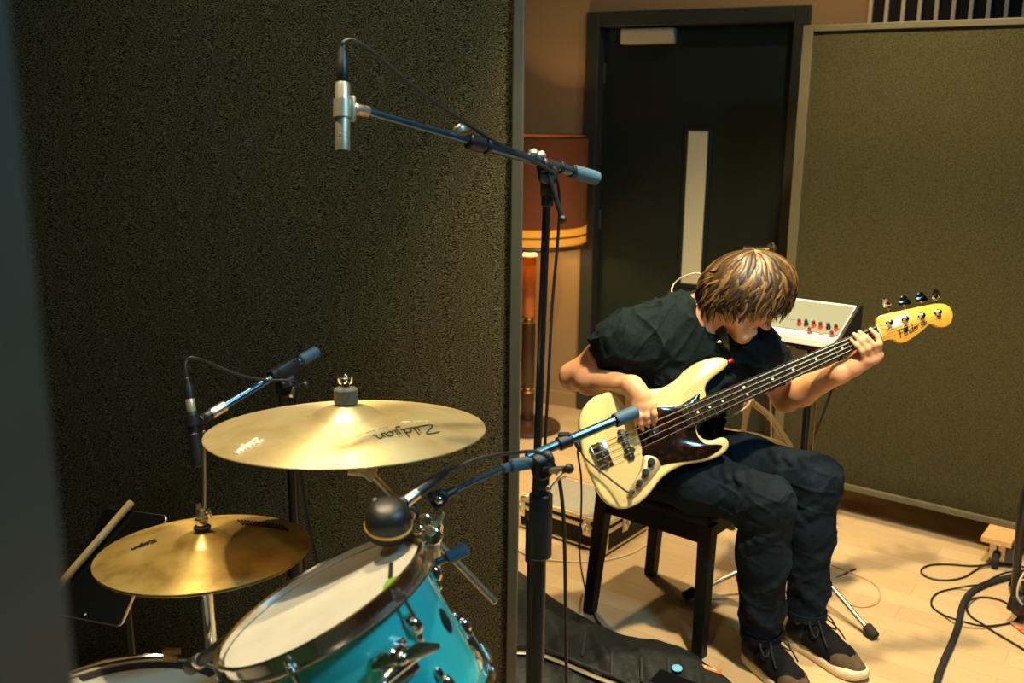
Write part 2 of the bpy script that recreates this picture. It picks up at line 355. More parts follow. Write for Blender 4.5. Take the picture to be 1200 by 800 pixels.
# back wall, turned away from the picture plane; door opening left in it
WD0 = V(.363, 5.226, 0); WX = unit(V(.959, -.511, 0)); WN = V(-WX[1], WX[0], 0)   # WN points away from the room
def wp(s, z, n=0): return WD0+WX*s+V(0, 0, z)+WN*n
DW, DH = 1.087, 2.04
mb = MB(); ax = (WX, WN, V(0, 0, 1))
mb.box(wp(-2.1, 1.5, .1), (4.2, .2, 3), ax); mb.box(wp(DW+1.35, 1.5, .1), (2.7, .2, 3), ax); mb.box(wp(DW/2, DH+(3-DH)/2, .1), (DW, .2, 3-DH), ax)
struct('wall_back', mb, M['wall'], smooth=0)
mb = MB(); mb.box((-3.25, 2.7, 1.5), (.1, 8.6, 3)); struct('wall_left', mb, M['wall'], smooth=0)
mb = MB(); mb.box((4.25, 2.7, 1.5), (.1, 8.6, 3)); struct('wall_right', mb, M['wall'], smooth=0)
mb = MB(); mb.box((.5, -1.65, 1.5), (7.4, .1, 3)); struct('wall_front', mb, M['wall'], smooth=0)
mb = MB(); mb.box(wp(-2.1, .04, -.008), (4.2, .016, .08), ax, .003); struct('baseboard_left', mb, M['wall'], smooth=0)
mb = MB(); mb.box(wp(DW+1.35, .04, -.008), (2.7, .016, .08), ax, .003); struct('baseboard_right', mb, M['wall'], smooth=0)
# door
dr = MB(); dr.box(wp(DW/2, 1.0, .075), (DW-.14, .05, 1.985), ax, .003); dr.build
d1 = struct('door_1', dr, M['door'], smooth=0)
tag(d1, 'dark grey door with a tall narrow glass strip behind the seated player', 'door')
fr = MB()
fr.box(wp(.035, DH/2, .05), (.07, .16, DH), ax, .004); fr.box(wp(DW-.035, DH/2, .05), (.07, .16, DH), ax, .004); fr.box(wp(DW/2, DH-.035, .05), (DW-.14, .16, .07), ax, .004)
fr.build('door_frame', M['door_frame'], d1, smooth=0)
def wall_px(x, y, n=0): return at_plane(x, y, WD0+WN*n, WN)
def wall_sz(x, y, n=0):
    p = wall_px(x, y, n); return (p-WD0)@WX, p[2]
s0, z1 = wall_sz(806, 151, .05); s1, _ = wall_sz(832, 151, .05)
v = MB(); v.box(wp((s0+s1)/2, (z1+.72)/2, .048), (s1-s0-.012, .012, z1-.72), ax, .002); v.build('vision_panel', M['vision'], d1, smooth=0)
v = MB()
for s in (s0-.006, s1+.006): v.box(wp(s, (z1+.72)/2, .044), (.018, .014, z1-.70), ax, .003)
for z in (z1, .72): v.box(wp((s0+s1)/2, z, .044), (s1-s0, .014, .018), ax, .003)
v.build('glazing_bead', M['door'], d1, smooth=0)
a0, zt = wall_sz(728, 34, 0); a1, zb = wall_sz(789, 51, 0)
v = MB(); v.box(wp((a0+a1)/2, (zt+zb)/2, .02), (a1-a0, .06, zt-zb), ax, .006); v.build('door_closer', M['door_plate'], d1)
hs, hz = wall_sz(903, 291, .03)
v = MB(); v.cyl(wp(hs, hz, .05), wp(hs, hz, .042), .026, 20, .002); v.cyl(wp(hs, hz, .05), wp(hs, hz, -.005), .009, 12)
v.tube(smooth_path([wp(hs, hz, -.005), wp(hs-.03, hz, -.008), wp(hs-.12, hz-.003, -.006)], 5), .0095, 10); v.build('door_handle', M['steel'], d1)
for z in (.3, 1.02, 1.75):
    v = MB(); v.cyl(wp(.074, z-.05, .04), wp(.074, z+.05, .04), .011, 12, .002); v.build('hinge', M['door_frame'], d1)
# slatted vent above the right hand screen
s0, z0 = wall_sz(1019, 23, 0); vent = thing('wall_vent', 'white slatted wall vent above the right fabric screen', 'vent', wp(s0+.7, 1.98, -.02))
v = MB(); v.box(wp(s0+.75, 2.25, -.006), (1.5, .01, .62), ax); v.build('vent_back', M['dark_void'], vent, smooth=0)
sp = (wall_sz(1160, 15)[0]-wall_sz(1019, 15)[0])/7.2
for k in range(int(1.5/sp)):
    v = MB(); v.box(wp(s0+.006+k*sp, 2.25, -.025), (.016, .03, .62), ax, .002); v.build('slat', M['vent_white'], vent, smooth=0)

# ================================================================== acoustic screens
def screen(name, label, p0, p1, zb, zt, fab, frm, fw, depth, bulge, caster_at, board):
    p0 = np.asarray(p0); p1 = np.asarray(p1); e = unit(p1-p0); n = V(e[1], -e[0], 0); L = np.linalg.norm(p1-p0); mid = (p0+p1)/2
    t = thing(name, label, 'acoustic screen', (*mid[:2], 0)); A = (e, n, V(0, 0, 1)); Z = lambda z: V(0, 0, z)
    f = MB()
    for q in (p0+e*fw/2, p1-e*fw/2): f.box(q+Z((zb+zt)/2), (fw, depth, zt-zb), A, .003)
    fb_ = min(fw, .024)
    for z in (zb+fb_/2, zt-fb_/2): f.box(mid+Z(z), (L-2*fw, depth, fb_), A, .003)
    f.build('frame', frm, t, smooth=0)
    for sgn in (1, -1):      # padded cloth, gently domed on each face
        c = MB(); NX, NZ = 48, 48; vs = []; fs = []
        for i in range(NX+1):
            for k in range(NZ+1):
                a = i/NX; b = k/NZ; ed = (min(1, min(a, 1-a)*L/.10))**.5; ez = (min(1, min(b, 1-b)*(zt-zb)/.06))**.5
                ht = depth*.5-.014+bulge*ed*ez+.0015*math.sin(9*b+3*a)*ed*ez
                vs.append(p0+e*(fw+a*(L-2*fw))+Z(zb+fb_+b*(zt-zb-2*fb_))+n*sgn*ht)
        for i in range(NX):
            for k in range(NZ): q = i*(NZ+1)+k; fs.append((q, q+1, q+NZ+2, q+NZ+1))
        # a rim that goes back into the frame so the pad has thickness
        c.add(vs, fs)
        edge = [i*(NZ+1) for i in range(NX+1)]+[NX*(NZ+1)+k for k in range(1, NZ+1)]+[i*(NZ+1)+NZ for i in range(NX-1, -1, -1)]+[k for k in range(NZ-1, 0, -1)]
        base = len(c.v); back = [np.array(vs[i])-n*sgn*(depth*.5-.016) for i in edge]
        c.add(back, [])
        for i in range(len(edge)): j = (i+1) % len(edge); c.f.append([edge[i], edge[j], base+j, base+i]); c.m.append(0)
        c.build('fabric_panel', fab, t, smooth=50)
    for s in caster_at:
        q = p0+e*s; b = MB(); b.box(q+Z(zb-.011), (.10, board, .022), A, .002); bo = b.build('foot_board', M['wood_block'], t, smooth=0)
        for sg in (-1, 1):
            w = MB(); cpt = q+n*sg*(board/2-.045)+Z(.033)
            h_ = (zb-.022-.033)
            w.cyl(cpt+e*.011, cpt-e*.011, .033, 20, .004); w.build('caster_wheel', M['rubber'], bo)
            w = MB(); w.bar(cpt+e*.015, cpt+e*.015+Z(h_), .022, .003, n); w.bar(cpt-e*.015, cpt-e*.015+Z(h_), .022, .003, n); w.box(cpt+Z(h_-.002), (.036, .03, .004), A)
            w.cyl(cpt-e*.018, cpt+e*.018, .006, 10); w.build('caster_fork', M['steel'], bo)
    return t
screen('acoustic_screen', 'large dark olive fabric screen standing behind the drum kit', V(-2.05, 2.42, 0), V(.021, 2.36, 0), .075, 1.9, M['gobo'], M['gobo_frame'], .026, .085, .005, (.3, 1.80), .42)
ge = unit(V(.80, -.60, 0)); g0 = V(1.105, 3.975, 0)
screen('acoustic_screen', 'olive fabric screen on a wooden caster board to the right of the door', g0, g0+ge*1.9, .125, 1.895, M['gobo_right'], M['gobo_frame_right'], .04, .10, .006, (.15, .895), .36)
screen('acoustic_screen', 'blurred fabric screen with green painted light close to the camera at the left edge', V(-1.5, .52, 0), V(-.204, .375, 0), .075, 1.9, M['gobo_near'], M['gobo_frame'], .03, .085, .005, (.2, 1.05), .30)

# ================================================================== floor lamp
lx, ly = at_Y(621, 280, 4.86)[:2]; L0 = V(lx, ly, 0)
lampt = thing('floor_lamp', 'lit floor lamp with a brown drum shade beside the door', 'lamp', L0)
zs = [at_Y(621, y, 4.86)[2] for y in (159, 262, 281, 300, 371, 378, 452, 458)]
m_ = MB(); m_.lathe([(.02, 0), (.16, 0), (.17, .01), (.165, .025), (.05, .035), (.045, .05), (.02, .05)], L0, V(0, 0, 1), 40); m_.build('base', M['lamp_dark'], lampt)
rc = 8/F*4.9
for nm, za, zb_, mt in (('lower_column', .05, zs[7], 'lamp_dark'), ('middle_column', zs[6], zs[5], 'lamp_dark'), ('upper_column', zs[4], zs[3], 'lamp_wood')):
    m_ = MB(); m_.lathe([(rc*.9, 0), (rc, .006), (rc, zb_-za-.006), (rc*.9, zb_-za)], L0+V(0, 0, za), V(0, 0, 1), 28); m_.build(nm, M[mt], lampt)
for za in (zs[6], zs[4]):
    m_ = MB(); m_.lathe([(rc*.9, -.034), (rc*1.15, -.03), (rc*.7, -.018), (rc*1.15, -.004), (rc*.9, 0)], L0+V(0, 0, za), V(0, 0, 1), 28); m_.build('joint_ring', M['gold'], lampt)
m_ = MB(); zc = zs[3]; m_.lathe([(rc*1.2, 0), (rc*1.15, .008), (rc*.5, .030), (rc*.5, .052), (.004, .058)], L0+V(0, 0, zc), V(0, 0, 1), 28); m_.build('cap', M['white'], lampt)
m_ = MB(); m_.cyl(L0+V(0, 0, zc+.05), L0+V(0, 0, zs[0]-.02), .005, 10); m_.build('stem', M['gold'], lampt)
m_ = MB(); m_.ball(L0+V(0.0, 0, zs[2]+.12), .035, 18); m_.build('bulb', M['bulb'], lampt)
R_ = 65/F*4.9; zb2, zmid, zt2 = zs[2], zs[1], zs[0]
m_ = MB(); m_.lathe([(R_, zmid-zb2), (R_, zt2-zb2), (R_-.004, zt2-zb2), (R_-.004, zmid-zb2)], L0+V(0, 0, zb2), V(0, 0, 1), 56, closed=True); sh = m_.build('lamp_shade', M['shade'], lampt)
m_ = MB(); m_.lathe([(R_+.002, 0), (R_+.002, zmid-zb2), (R_-.003, zmid-zb2), (R_-.003, 0)], L0+V(0, 0, zb2), V(0, 0, 1), 56, closed=True); m_.build('shade_band', M['band'], sh)
for z in (zb2-.012, (zb2+zmid)/2, zt2):
    m_ = MB(); m_.torus(L0+V(0, 0, z), V(0, 0, 1), R_+.001, .011 if z < zb2 else .004, 56, 8); m_.build('shade_ring', M['lamp_dark'], sh)
for k in range(3):
    a = 2.1*k+.5; m_ = MB(); m_.cyl(L0+V(0, 0, zt2-.02), L0+V(math.cos(a)*R_*.99, math.sin(a)*R_*.99, zt2-.004), .003, 8); m_.build('spoke', M['gold'], sh)
lamp('POINT', 'floor_lamp_bulb', L0+V(0, 0, zs[2]+.12), L0, 32, (1, .66, .26), .045)
# ================================================================== cymbals
Z3 = V(0, 0, 1)
def cymbal(name, label, c, n, R, mt, bell_r, bow, cup_h):
    t = thing(name, label, 'cymbal', c); pr = []; N = 26
    top = [(.006, bow+cup_h)]
    for i in range(1, 9): a = i/8; top.append((bell_r*a, bow+cup_h*math.sqrt(max(0, 1-(a*.93)**2))-(cup_h*math.sqrt(1-.93**2))*a))
    for i in range(1, N+1): a = i/N; r_ = bell_r+(R-bell_r)*a; top.append((r_, bow*(1-((r_-bell_r)/(R-bell_r))**1.7)))
    bot = [(r_, h-.0016) for r_, h in reversed(top)]
    m_ = MB(); m_.lathe(top+bot, np.zeros(3), Z3, 96, closed=True)
    o = m_.build('cymbal_plate', M[mt], None, smooth=60); o.parent = t
    o.rotation_euler = Vector(n).to_track_quat('Z', 'Y').to_euler()
    return t
def on_plane_dir(n, d): return unit(np.asarray(d)-np.asarray(n)*np.dot(d, n))
# crash: ellipse 325 px wide round (407, 502)
CC = at_d(406.5, 503.5, 1.74); CN = unit(V(-.015, .075, 1)); CR = 162.5/F*1.74
crash = cymbal('crash_cymbal', 'large shiny bronze crash cymbal above the drum kit', CC, CN, CR, 'crash', .062, .026, .022)
ca = on_plane_dir(CN, V(1, 0, 0)); cb = np.cross(CN, ca)
def bowh(r_, R, bell, bow): return bow*(1-((max(r_, bell)-bell)/(R-bell))**1.7)
def on_crash(x, y):
    q = at_plane(x, y, CC+CN*.015, CN); d = q-CC; r_ = np.linalg.norm(d-CN*(d@CN)); return CC+(d-CN*(d@CN))+CN*(bowh(r_, CR, .062, .026)+.0012)
p0 = on_crash(507, 500); p1 = on_crash(433, 515); ex = unit(p1-p0); ey = unit(np.cross(CN, ex)); h_ = np.linalg.norm(p1-p0)/4.25
def lift(p, C_, N_, R, bell, bow):
    d = p-C_; d = d-N_*(d@N_); return C_+d+N_*(bowh(np.linalg.norm(d), R, bell, bow)+.0012)
def put_script(mbx, text, pa, pb, C_, N_, R, bell, bow, r_, width):
    e = unit(pb-pa); f_ = unit(np.cross(N_, e)); hh = np.linalg.norm(pb-pa)/width
    script(mbx, text, lambda x, y: lift(pa+e*x+f_*y, C_, N_, R, bell, bow), hh, r_)
m_ = MB(); put_script(m_, 'Zildjian', p0, p1, CC, CN, CR, .062, .026, .0010, 3.75); m_.build('script_logo', M['ink'], crash)
m_ = MB()
for (xa, ya), (xb, yb) in (((508, 496), (470, 501)), ((455, 506), (412, 517))):
    a, b = on_crash(xa, ya), on_crash(xb, yb)
    for k in range(11):
        if k % 4 != 3: m_.tube([lift(lerp(a, b, (k+.1)/11), CC, CN, CR, .062, .026), lift(lerp(a, b, (k+.75)/11), CC, CN, CR, .062, .026)], .0006, 5)
m_.build('small_lettering', M['gold'], crash)
m_ = MB(); put_script(m_, 'Zildjian', on_crash(301, 514), on_crash(272, 524), CC, CN, CR, .062, .026, .0017, 3.75); m_.build('worn_logo', M['white'], crash)
# stand that carries the crash: boom arm, wing clamp, post
S0 = CC-CN*.004; stand = thing('cymbal_boom_stand', 'chrome boom stand under the crash cymbal with a slanted arm', 'cymbal stand', V(.02, 2.03, 0))
top = CC+CN*.048
m_ = MB(); m_.cyl(CC-CN*.06, top+CN*.045, .004, 12); m_.cyl(CC-CN*.055, CC-CN*.01, .009, 16, .001); m_.build('threaded_rod', M['chrome'], stand)
m_ = MB(); m_.cyl(top-CN*.002, top+CN*.026, .0205, 28, .003); m_.build('felt', M['felt'], stand)
m_ = MB(); m_.cyl(CC+CN*.020, CC+CN*.030, .016, 24, .003); m_.build('felt', M['felt'], stand)
m_ = MB(); m_.cyl(top+CN*.026, top+CN*.036, .0075, 16, .001); m_.ball(top+CN*.045, .0055, 12)
for sg in (-1, 1): m_.tube([top+CN*.031, top+CN*.036+ca*sg*.009, top+CN*.047+ca*sg*.011], [.004, .0035, .003], 8)
m_.build('wing_nut', M['chrome'], stand)
ra = at_d(412, 517, 1.75); rb = at_d(581, 706, 1.80); rd = unit(rb-ra)
m_ = MB(); m_.cyl(at_d(436, 556, 1.757), rb, .0062, 16, .002); m_.build('boom_arm', M['steel'], stand)
m_ = MB(); m_.cyl(CC-CN*.075, at_d(436, 556, 1.757), .0055, 14); m_.build('tilter_rod', M['steel'], stand)
pn = -unit(ray(427, 552)); q = [at_d(*p, 1.747) for p in ((407, 545), (424, 545), (443, 548), (441, 555), (435, 565), (423, 556))]
m_ = MB(); m_.slab([[p-pn*.004 for p in q], [p for p in q]]); m_.build('tilter_plate', M['alu'], stand, bevel=.001)
m_ = MB(); m_.tube([at_d(425, 543.5, 1.744), at_d(431, 549, 1.744), at_d(437, 543.5, 1.744)], .0012, 6); m_.build('chevron_mark', M['ink'], stand)
cl = at_d(508, 624, 1.775)
m_ = MB(); m_.cyl(cl-V(0, .02, 0), cl+V(0, .02, 0), .017, 20, .003); m_.cyl(cl-rd*.016, cl+rd*.016, .0125, 16, .002); m_.cyl(cl-Z3*.05, cl-Z3*.012, .0135, 18, .002); m_.build('boom_clamp', M['chrome'], stand)
wing = [at_d(*p, 1.735) for p in ((503, 623), (506, 613), (511, 610), (517, 604), (519, 600), (521, 603), (517, 613), (508, 622))]
m_ = MB(); m_.slab([[p+V(0, .006, 0) for p in wing], wing]); m_.cyl(at_d(505, 622, 1.72), at_d(505, 622, 1.76), .009, 16, .002); m_.build('wing_screw', M['alu'], stand, bevel=.001)
m_ = MB(); m_.torus(at_d(497, 611, 1.74), -pn, .011, .0035, 24, 8); m_.torus(at_d(489, 617, 1.745), unit(V(.6, -.5, .2)), .011, .004, 24, 8); m_.build('memory_lock', M['chrome'], stand)
pb_ = V(cl[0]+.0, cl[1]+.002, 0)
m_ = MB(); m_.cyl(pb_+Z3*.30, cl-Z3*.04, .0125, 18); m_.build('upper_tube', M['chrome'], stand)
m_ = MB(); m_.cyl(pb_+Z3*.06, pb_+Z3*.40, .016, 18, .002); m_.cyl(pb_+Z3*.38, pb_+Z3*.43, .021, 18, .004); m_.build('lower_tube', M['chrome'], stand)
for k in range(3):
    a = 2*math.pi*k/3+.5; d = V(math.cos(a), math.sin(a), 0); g = MB(); g.bar(pb_+Z3*.30+d*.016, pb_+d*.27+Z3*.014, .02, .005, Z3); lg = g.build('leg', M['chrome'], stand, smooth=0)
    g = MB(); g.box(pb_+d*.275+Z3*.013, (.03, .03, .026), None, .006); g.build('rubber_foot', M['rubber'], lg)

# hi-hat: a pair of cymbals on a pull rod
HC = at_d(239, 645, 1.78); HN = unit(V(-.030, .055, 1)); HR = 122.5/F*1.78
hat = cymbal('hi_hat_cymbal', 'stained dark bronze top hi-hat cymbal half in shadow', HC, HN, HR, 'hat', .048, .020, .018)
ha = on_plane_dir(HN, V(1, 0, 0)); hb = np.cross(HN, ha)
def on_hat(x, y):
    return lift(at_plane(x, y, HC+HN*.012, HN), HC, HN, HR, .048, .020)
m_ = MB()   # block logo: rows of upright bars near the far right rim
for k in range(14):
    t_ = k/13; a = on_hat(279+t_*52, 611+t_*1.5); b = on_hat(285+t_*52, 618+t_*1.5)
    m_.tube([a, lerp(a, b, .5), b], .0016, 6)
m_.tube([on_hat(284, 617), on_hat(338, 619)], .0012, 6); m_.build('block_logo', M['ink'], hat)
m_ = MB(); put_script(m_, 'Zildjian', on_hat(182, 636), on_hat(152, 645), HC, HN, HR, .048, .020, .0016, 3.75); m_.build('worn_logo', M['ink'], hat)
hat2 = cymbal('hi_hat_cymbal', 'bottom hi-hat cymbal hidden beneath the stained top one', HC-HN*.006, -HN, HR*.992, 'hat', .048, .020, .018)
hs_ = thing('hi_hat_stand', 'chrome hi-hat stand with a thin pull rod and clutch', 'cymbal stand', V(HC[0], HC[1]+.02, 0))
rt = at_d(239, 506, 1.775); hb0 = V(HC[0]+.006, HC[1]+.012, 0)
m_ = MB(); m_.cyl(HC-HN*.03, rt, .0032, 12); m_.ball(rt, .0034, 8); m_.build('pull_rod', M['steel'], hs_)
m_ = MB(); m_.cyl(HC+HN*.040, HC+HN*.047, .015, 20, .002); m_.build('felt', M['rubber'], hs_)
m_ = MB(); m_.cyl(HC+HN*.047, HC+HN*.078, .009, 16, .002); m_.cyl(HC+HN*.053, HC+HN*.060, .013, 6, .001); m_.cyl(HC+HN*.068+ha*.004, HC+HN*.068+ha*.018, .004, 10); m_.box(HC+HN*.070+ha*.016, (.004, .012, .016), (ha, hb, HN), .001); m_.cyl(HC+HN*.074-ha*.002, HC+HN*.088-ha*.004, .005, 10); m_.build('clutch', M['chrome'], hs_)
m_ = MB(); m_.cyl(hb0+Z3*.10, HC-HN*.045, .0115, 18, .001); m_.build('upper_tube', M['chrome'], hs_)
m_ = MB(); m_.cyl(HC-HN*.050, HC-HN*.036, .020, 24, .003); m_.build('seat_cup', M['rubber'], hs_)
m_ = MB(); m_.cyl(hb0+Z3*.05, hb0+Z3*.42, .0155, 18, .002); m_.cyl(hb0+Z3*.40, hb0+Z3*.45, .021, 18, .004); m_.build('lower_tube', M['chrome'], hs_)
for k in range(3):
    a = 2*math.pi*k/3+.9; d = V(math.cos(a), math.sin(a), 0); g = MB(); g.bar(hb0+Z3*.24+d*.016, hb0+d*.27+Z3*.014, .02, .005, Z3); lg = g.build('leg', M['chrome'], hs_, smooth=0)
    g = MB(); g.box(hb0+d*.275+Z3*.013, (.03, .03, .026), None, .006); g.build('rubber_foot', M['rubber'], lg)

# ================================================================== drums
def drum(name, label, c, n, R, depth, shell, lugs, phase, hoop_h=.025):
    """c: centre of the batter head; the shell runs away from n"""
    t = thing(name, label, 'drum', c-n*depth); a = on_plane_dir(n, V(1, 0, 0) if abs(n[0]) < .9 else V(0, 1, 0)); b = np.cross(n, a)
    Rs = R-.012
    m_ = MB(); m_.lathe([(Rs, -depth+.004), (Rs, -.004), (Rs-.006, -.001), (Rs-.006, -depth+.001)], c, n, 80, closed=True); m_.build('shell', M[shell], t, smooth=40)
    m_ = MB(); m_.lathe([(Rs+.004, -.008), (Rs+.004, .000), (Rs-.004, .0025), (Rs-.016, .0008), (.0005, .0008), (.0005, -.0004), (Rs-.012, -.0004), (Rs, -.008)], c, n, 80, closed=True); m_.build('drum_head', M['head'], t, smooth=50)
    m_ = MB(); m_.lathe([(Rs, -depth+.003), (.0005, -depth+.001), (.0005, -depth), (Rs+.004, -depth)], c, n, 80, closed=True); m_.build('resonant_head', M['head'], t, smooth=50)
    for nm, s, o in (('batter_hoop', 1, 0.0), ('resonant_hoop', -1, -depth)):
        q = lambda r_, h: (r_, o+s*h)
        pr = [q(R-.006, .010), q(R-.004, .0125), q(R+.003, .012), q(R+.003, .010), q(R-.002, .0095), q(R-.002, -hoop_h+.016), q(R+.006, -hoop_h+.014), q(R+.010, -hoop_h+.0125), q(R+.010, -hoop_h+.010), q(R-.005, -hoop_h+.010)]
        m_ = MB(); m_.lathe(pr, c, n, 96, closed=True); m_.build(nm, M['chrome'], t, smooth=35)
    for k in range(lugs):
        w = phase+2*math.pi*k/lugs; d = math.cos(w)*a+math.sin(w)*b; tg_ = np.cross(n, d)
        for s, o in ((1, 0), (-1, -depth)):
            g = MB(); h1 = o-s*(hoop_h+.026); A = (tg_, d, n)
            g.box(c+d*(Rs+.006)+n*h1, (.020, .013, .030), A, .005); g.ball(c+d*(Rs+.010)+n*(h1-s*.004), .011, 14, A, (.9, .8, 1.25)); g.ball(c+d*(Rs+.004)+n*(h1-s*.020), .008, 12, A, (.8, .7, 1.5))
            lg = g.build('lug', M['chrome'], t)
            g = MB(); g.cyl(c+d*(R+.004)+n*(h1+s*.01), c+d*(R+.004)+n*(o-s*(hoop_h-.0195)+s*.012), .0030, 10); g.cyl(c+d*(R+.004)+n*(o-s*(hoop_h-.0125)), c+d*(R+.004)+n*(o-s*(hoop_h-.0205)), .0055, 12, .001); g.cyl(c+d*(R+.004)+n*(o-s*(hoop_h-.0205)), c+d*(R+.004)+n*(o-s*(hoop_h-.0265)), .0036, 8, .0005)
            g.build('tension_rod', M['chrome'], lg)
    return t, a, b
# rack tom
TC = at_d(379, 706, 1.45); vw = unit(ray(379, 706))
img = -unit(.5*RT-.866*UP); img = unit(img-vw*(img@vw)); ti = math.radians(16.2)
TN = unit(-vw*math.sin(ti)+img*math.cos(ti)); TR = 133.5/F*1.45
tom, ta, tb = drum('rack_tom', 'turquoise rack tom with chrome hoops tilted towards the drummer', TC, TN, TR, .205, 'drum', 6, .42)
def on_tom(x, y, off=.0012): return at_plane(x, y, TC+TN*off, TN)
gs = [on_tom(*p) for p in ((449, 688), (453, 681), (460, 677), (467, 675), (466, 681), (461, 686), (455, 690), (450, 692))]
m_ = MB(); m_.slab([gs, [p+TN*.0008 for p in gs]]); m_.build('sticker', M['green'], tom)
gs = [on_tom(*p) for p in ((455, 678), (456, 660), (461, 659), (460, 677))]
m_ = MB(); m_.slab([gs, [p+TN*.0008 for p in gs]]); m_.build('print_mark', M['ink'], tom)
# badge and mounting bracket on the shell side seen by the camera
def on_shell(x, y, R):   # first hit of the ray with the cylinder round the drum axis
    o = CAM-TC; d = ray(x, y); o2 = o-TN*(o@TN); d2 = d-TN*(d@TN); A = d2@d2; B = o2@d2; Cc = o2@o2-R*R; k = (-B-math.sqrt(max(B*B-A*Cc, 0)))/A
    p = CAM+d*k; rad = p-TC; rad = unit(rad-TN*(rad@TN)); return p, rad
p, rad = on_shell(522, 727, TR-.012); tg_ = np.cross(TN, rad)
m_ = MB(); m_.ball(p+rad*.001, .02, 24, (tg_, TN, rad), (.60, 1.0, .10)); m_.ball(p+rad*.003, .004, 10, (tg_, TN, rad), (1, 1, .5)); m_.build('badge', M['black'], tom)
p, rad = on_shell(462, 776, TR-.012); tg_ = np.cross(TN, rad)
m_ = MB(); m_.box(p+rad*.006, (.05, .055, .012), (tg_, TN, rad), .004); m_.cyl(p+rad*.01+TN*.016, p+rad*.036+TN*.016, .014, 18, .003); m_.cyl(p+rad*.028-tg_*.03, p+rad*.028+tg_*.03, .0075, 14, .002)
for s in (-1, 1): m_.ball(p+rad*.012+TN*.018+tg_*s*.019, .006, 10)
br = m_.build('mount_bracket', M['chrome'], tom)
e2 = unit(RT*.93+UP*.30); w0 = p+rad*.036+TN*.012
m_ = MB(); m_.ball(w0, .0095, 14)
for s, l in ((1, .052), (-1, .040)): m_.tube([w0, w0+e2*s*l*.5+UP*.004, w0+e2*s*l], [.006, .0085, .003], 10, flat=(.45, 1.3), hint=UP)
m_.build('wing_nut', M['chrome'], br)
tp = p+rad*.028-tg_*.03
ts = thing('tom_stand', 'chrome post and arm holding up the turquoise rack tom', 'drum stand', V(tp[0], tp[1]-.05, 0))
pe = V(tp[0]-.0, tp[1]-.05, 0)
m_ = MB(); m_.tube(smooth_path([p+rad*.028+tg_*.03, tp, tp+V(0, -.03, -.03), pe+Z3*(tp[2]-.12), pe+Z3*.42], 5), .0072, 12); m_.build('holder_arm', M['chrome'], ts)
m_ = MB(); m_.cyl(pe+Z3*.05, pe+Z3*.45, .014, 18, .002); m_.build('post', M['chrome'], ts)
for k in range(3):
    a = 2*math.pi*k/3+.2; d = V(math.cos(a), math.sin(a), 0); g = MB(); g.bar(pe+Z3*.24+d*.014, pe+d*.24+Z3*.014, .02, .005, Z3); lg = g.build('leg', M['chrome'], ts, smooth=0)
    g = MB(); g.box(pe+d*.245+Z3*.013, (.03, .03, .026), None, .006); g.build('rubber_foot', M['rubber'], lg)
# snare
NC = at_d(152, 833, 1.60); NN = unit(V(0, .10, 1)); NR = .183
snare, na, nb_ = drum('snare_drum', 'snare drum with a white head and black damping ring at the bottom left', NC, NN, NR, .14, 'chrome', 10, .20, .026)
m_ = MB(); rr = NR-.024; arc = [NC+NN*.0022+rr*(math.cos(w)*na+math.sin(w)*nb_) for w in np.linspace(math.radians(52), math.radians(140), 24)]
m_.tube(arc, .011, 8, flat=(1.0, .12), hint=NN); m_.build('damping_strip', M['rubber'], snare)
q = NC+NN*.012+(NR-.001)*unit(nb_)*1.0+na*.006
m_ = MB(); m_.box(q+NN*.004, (.030, .012, .010), (na, nb_, NN), .002); m_.box(q-nb_*.006-NN*.006, (.026, .006, .012), (na, nb_, NN), .002); m_.build('hoop_clip', M['wood_block'], snare)
ss = thing('snare_stand', 'chrome snare stand under the snare drum', 'drum stand', V(NC[0], NC[1], 0)); sb_ = V(NC[0], NC[1], 0)
zb3 = (NC-NN*.14)[2]
m_ = MB(); m_.cyl(sb_+Z3*.06, sb_+Z3*(zb3-.11), .0135, 18, .002); m_.build('post', M['chrome'], ss)
for k in range(3):
    a = 2*math.pi*k/3+.5; d = V(math.cos(a), math.sin(a), 0); g = MB(); e_ = NC-NN*.15+ (d-NN*(d@NN))*(NR*.96)
    g.tube(smooth_path([sb_+Z3*(zb3-.13), lerp(sb_+Z3*(zb3-.10), e_-NN*.02, .5), e_-NN*.012], 5), .007, 10); g.cyl(e_-NN*.014, e_+NN*.012+d*.010, .010, 12, .003); g.build('basket_arm', M['chrome'], ss)
    a += .5; d = V(math.cos(a), math.sin(a), 0); g = MB(); g.bar(sb_+Z3*.26+d*.014, sb_+d*.24+Z3*.014, .02, .005, Z3); lg = g.build('leg', M['chrome'], ss, smooth=0)
    g = MB(); g.box(sb_+d*.245+Z3*.013, (.03, .03, .026), None, .006); g.build('rubber_foot', M['rubber'], lg)

# ================================================================== tablet on its stand, drum stick lying across it
dT = 2.02; BL = at_d(66, 720, dT); TL = at_d(126, 595, dT+.105); BRr = at_d(153, 737, dT-.085)
ux = unit(BRr-BL); uy = TL-BL; uy = unit(uy-ux*(uy@ux)); un = np.cross(ux, uy)
if un@vw > 0: un = -un
wd, ht = .176, np.linalg.norm(TL-BL)
tc = BL+ux*wd/2+uy*ht/2
tabt = thing('tablet', 'dark tablet screen on a thin stand behind the hi-hat', 'tablet', tc-un*.004)
def rrect(c, ex_, ey_, w, h, r_, n=6):
    out = []
    for sx, sy, a0 in ((1, 1, 0), (-1, 1, 90), (-1, -1, 180), (1, -1, 270)):
        for k in range(n+1): a = math.radians(a0+90*k/n); out.append(c+ex_*(sx*(w/2-r_)+r_*math.cos(a))+ey_*(sy*(h/2-r_)+r_*math.sin(a)))
    return out
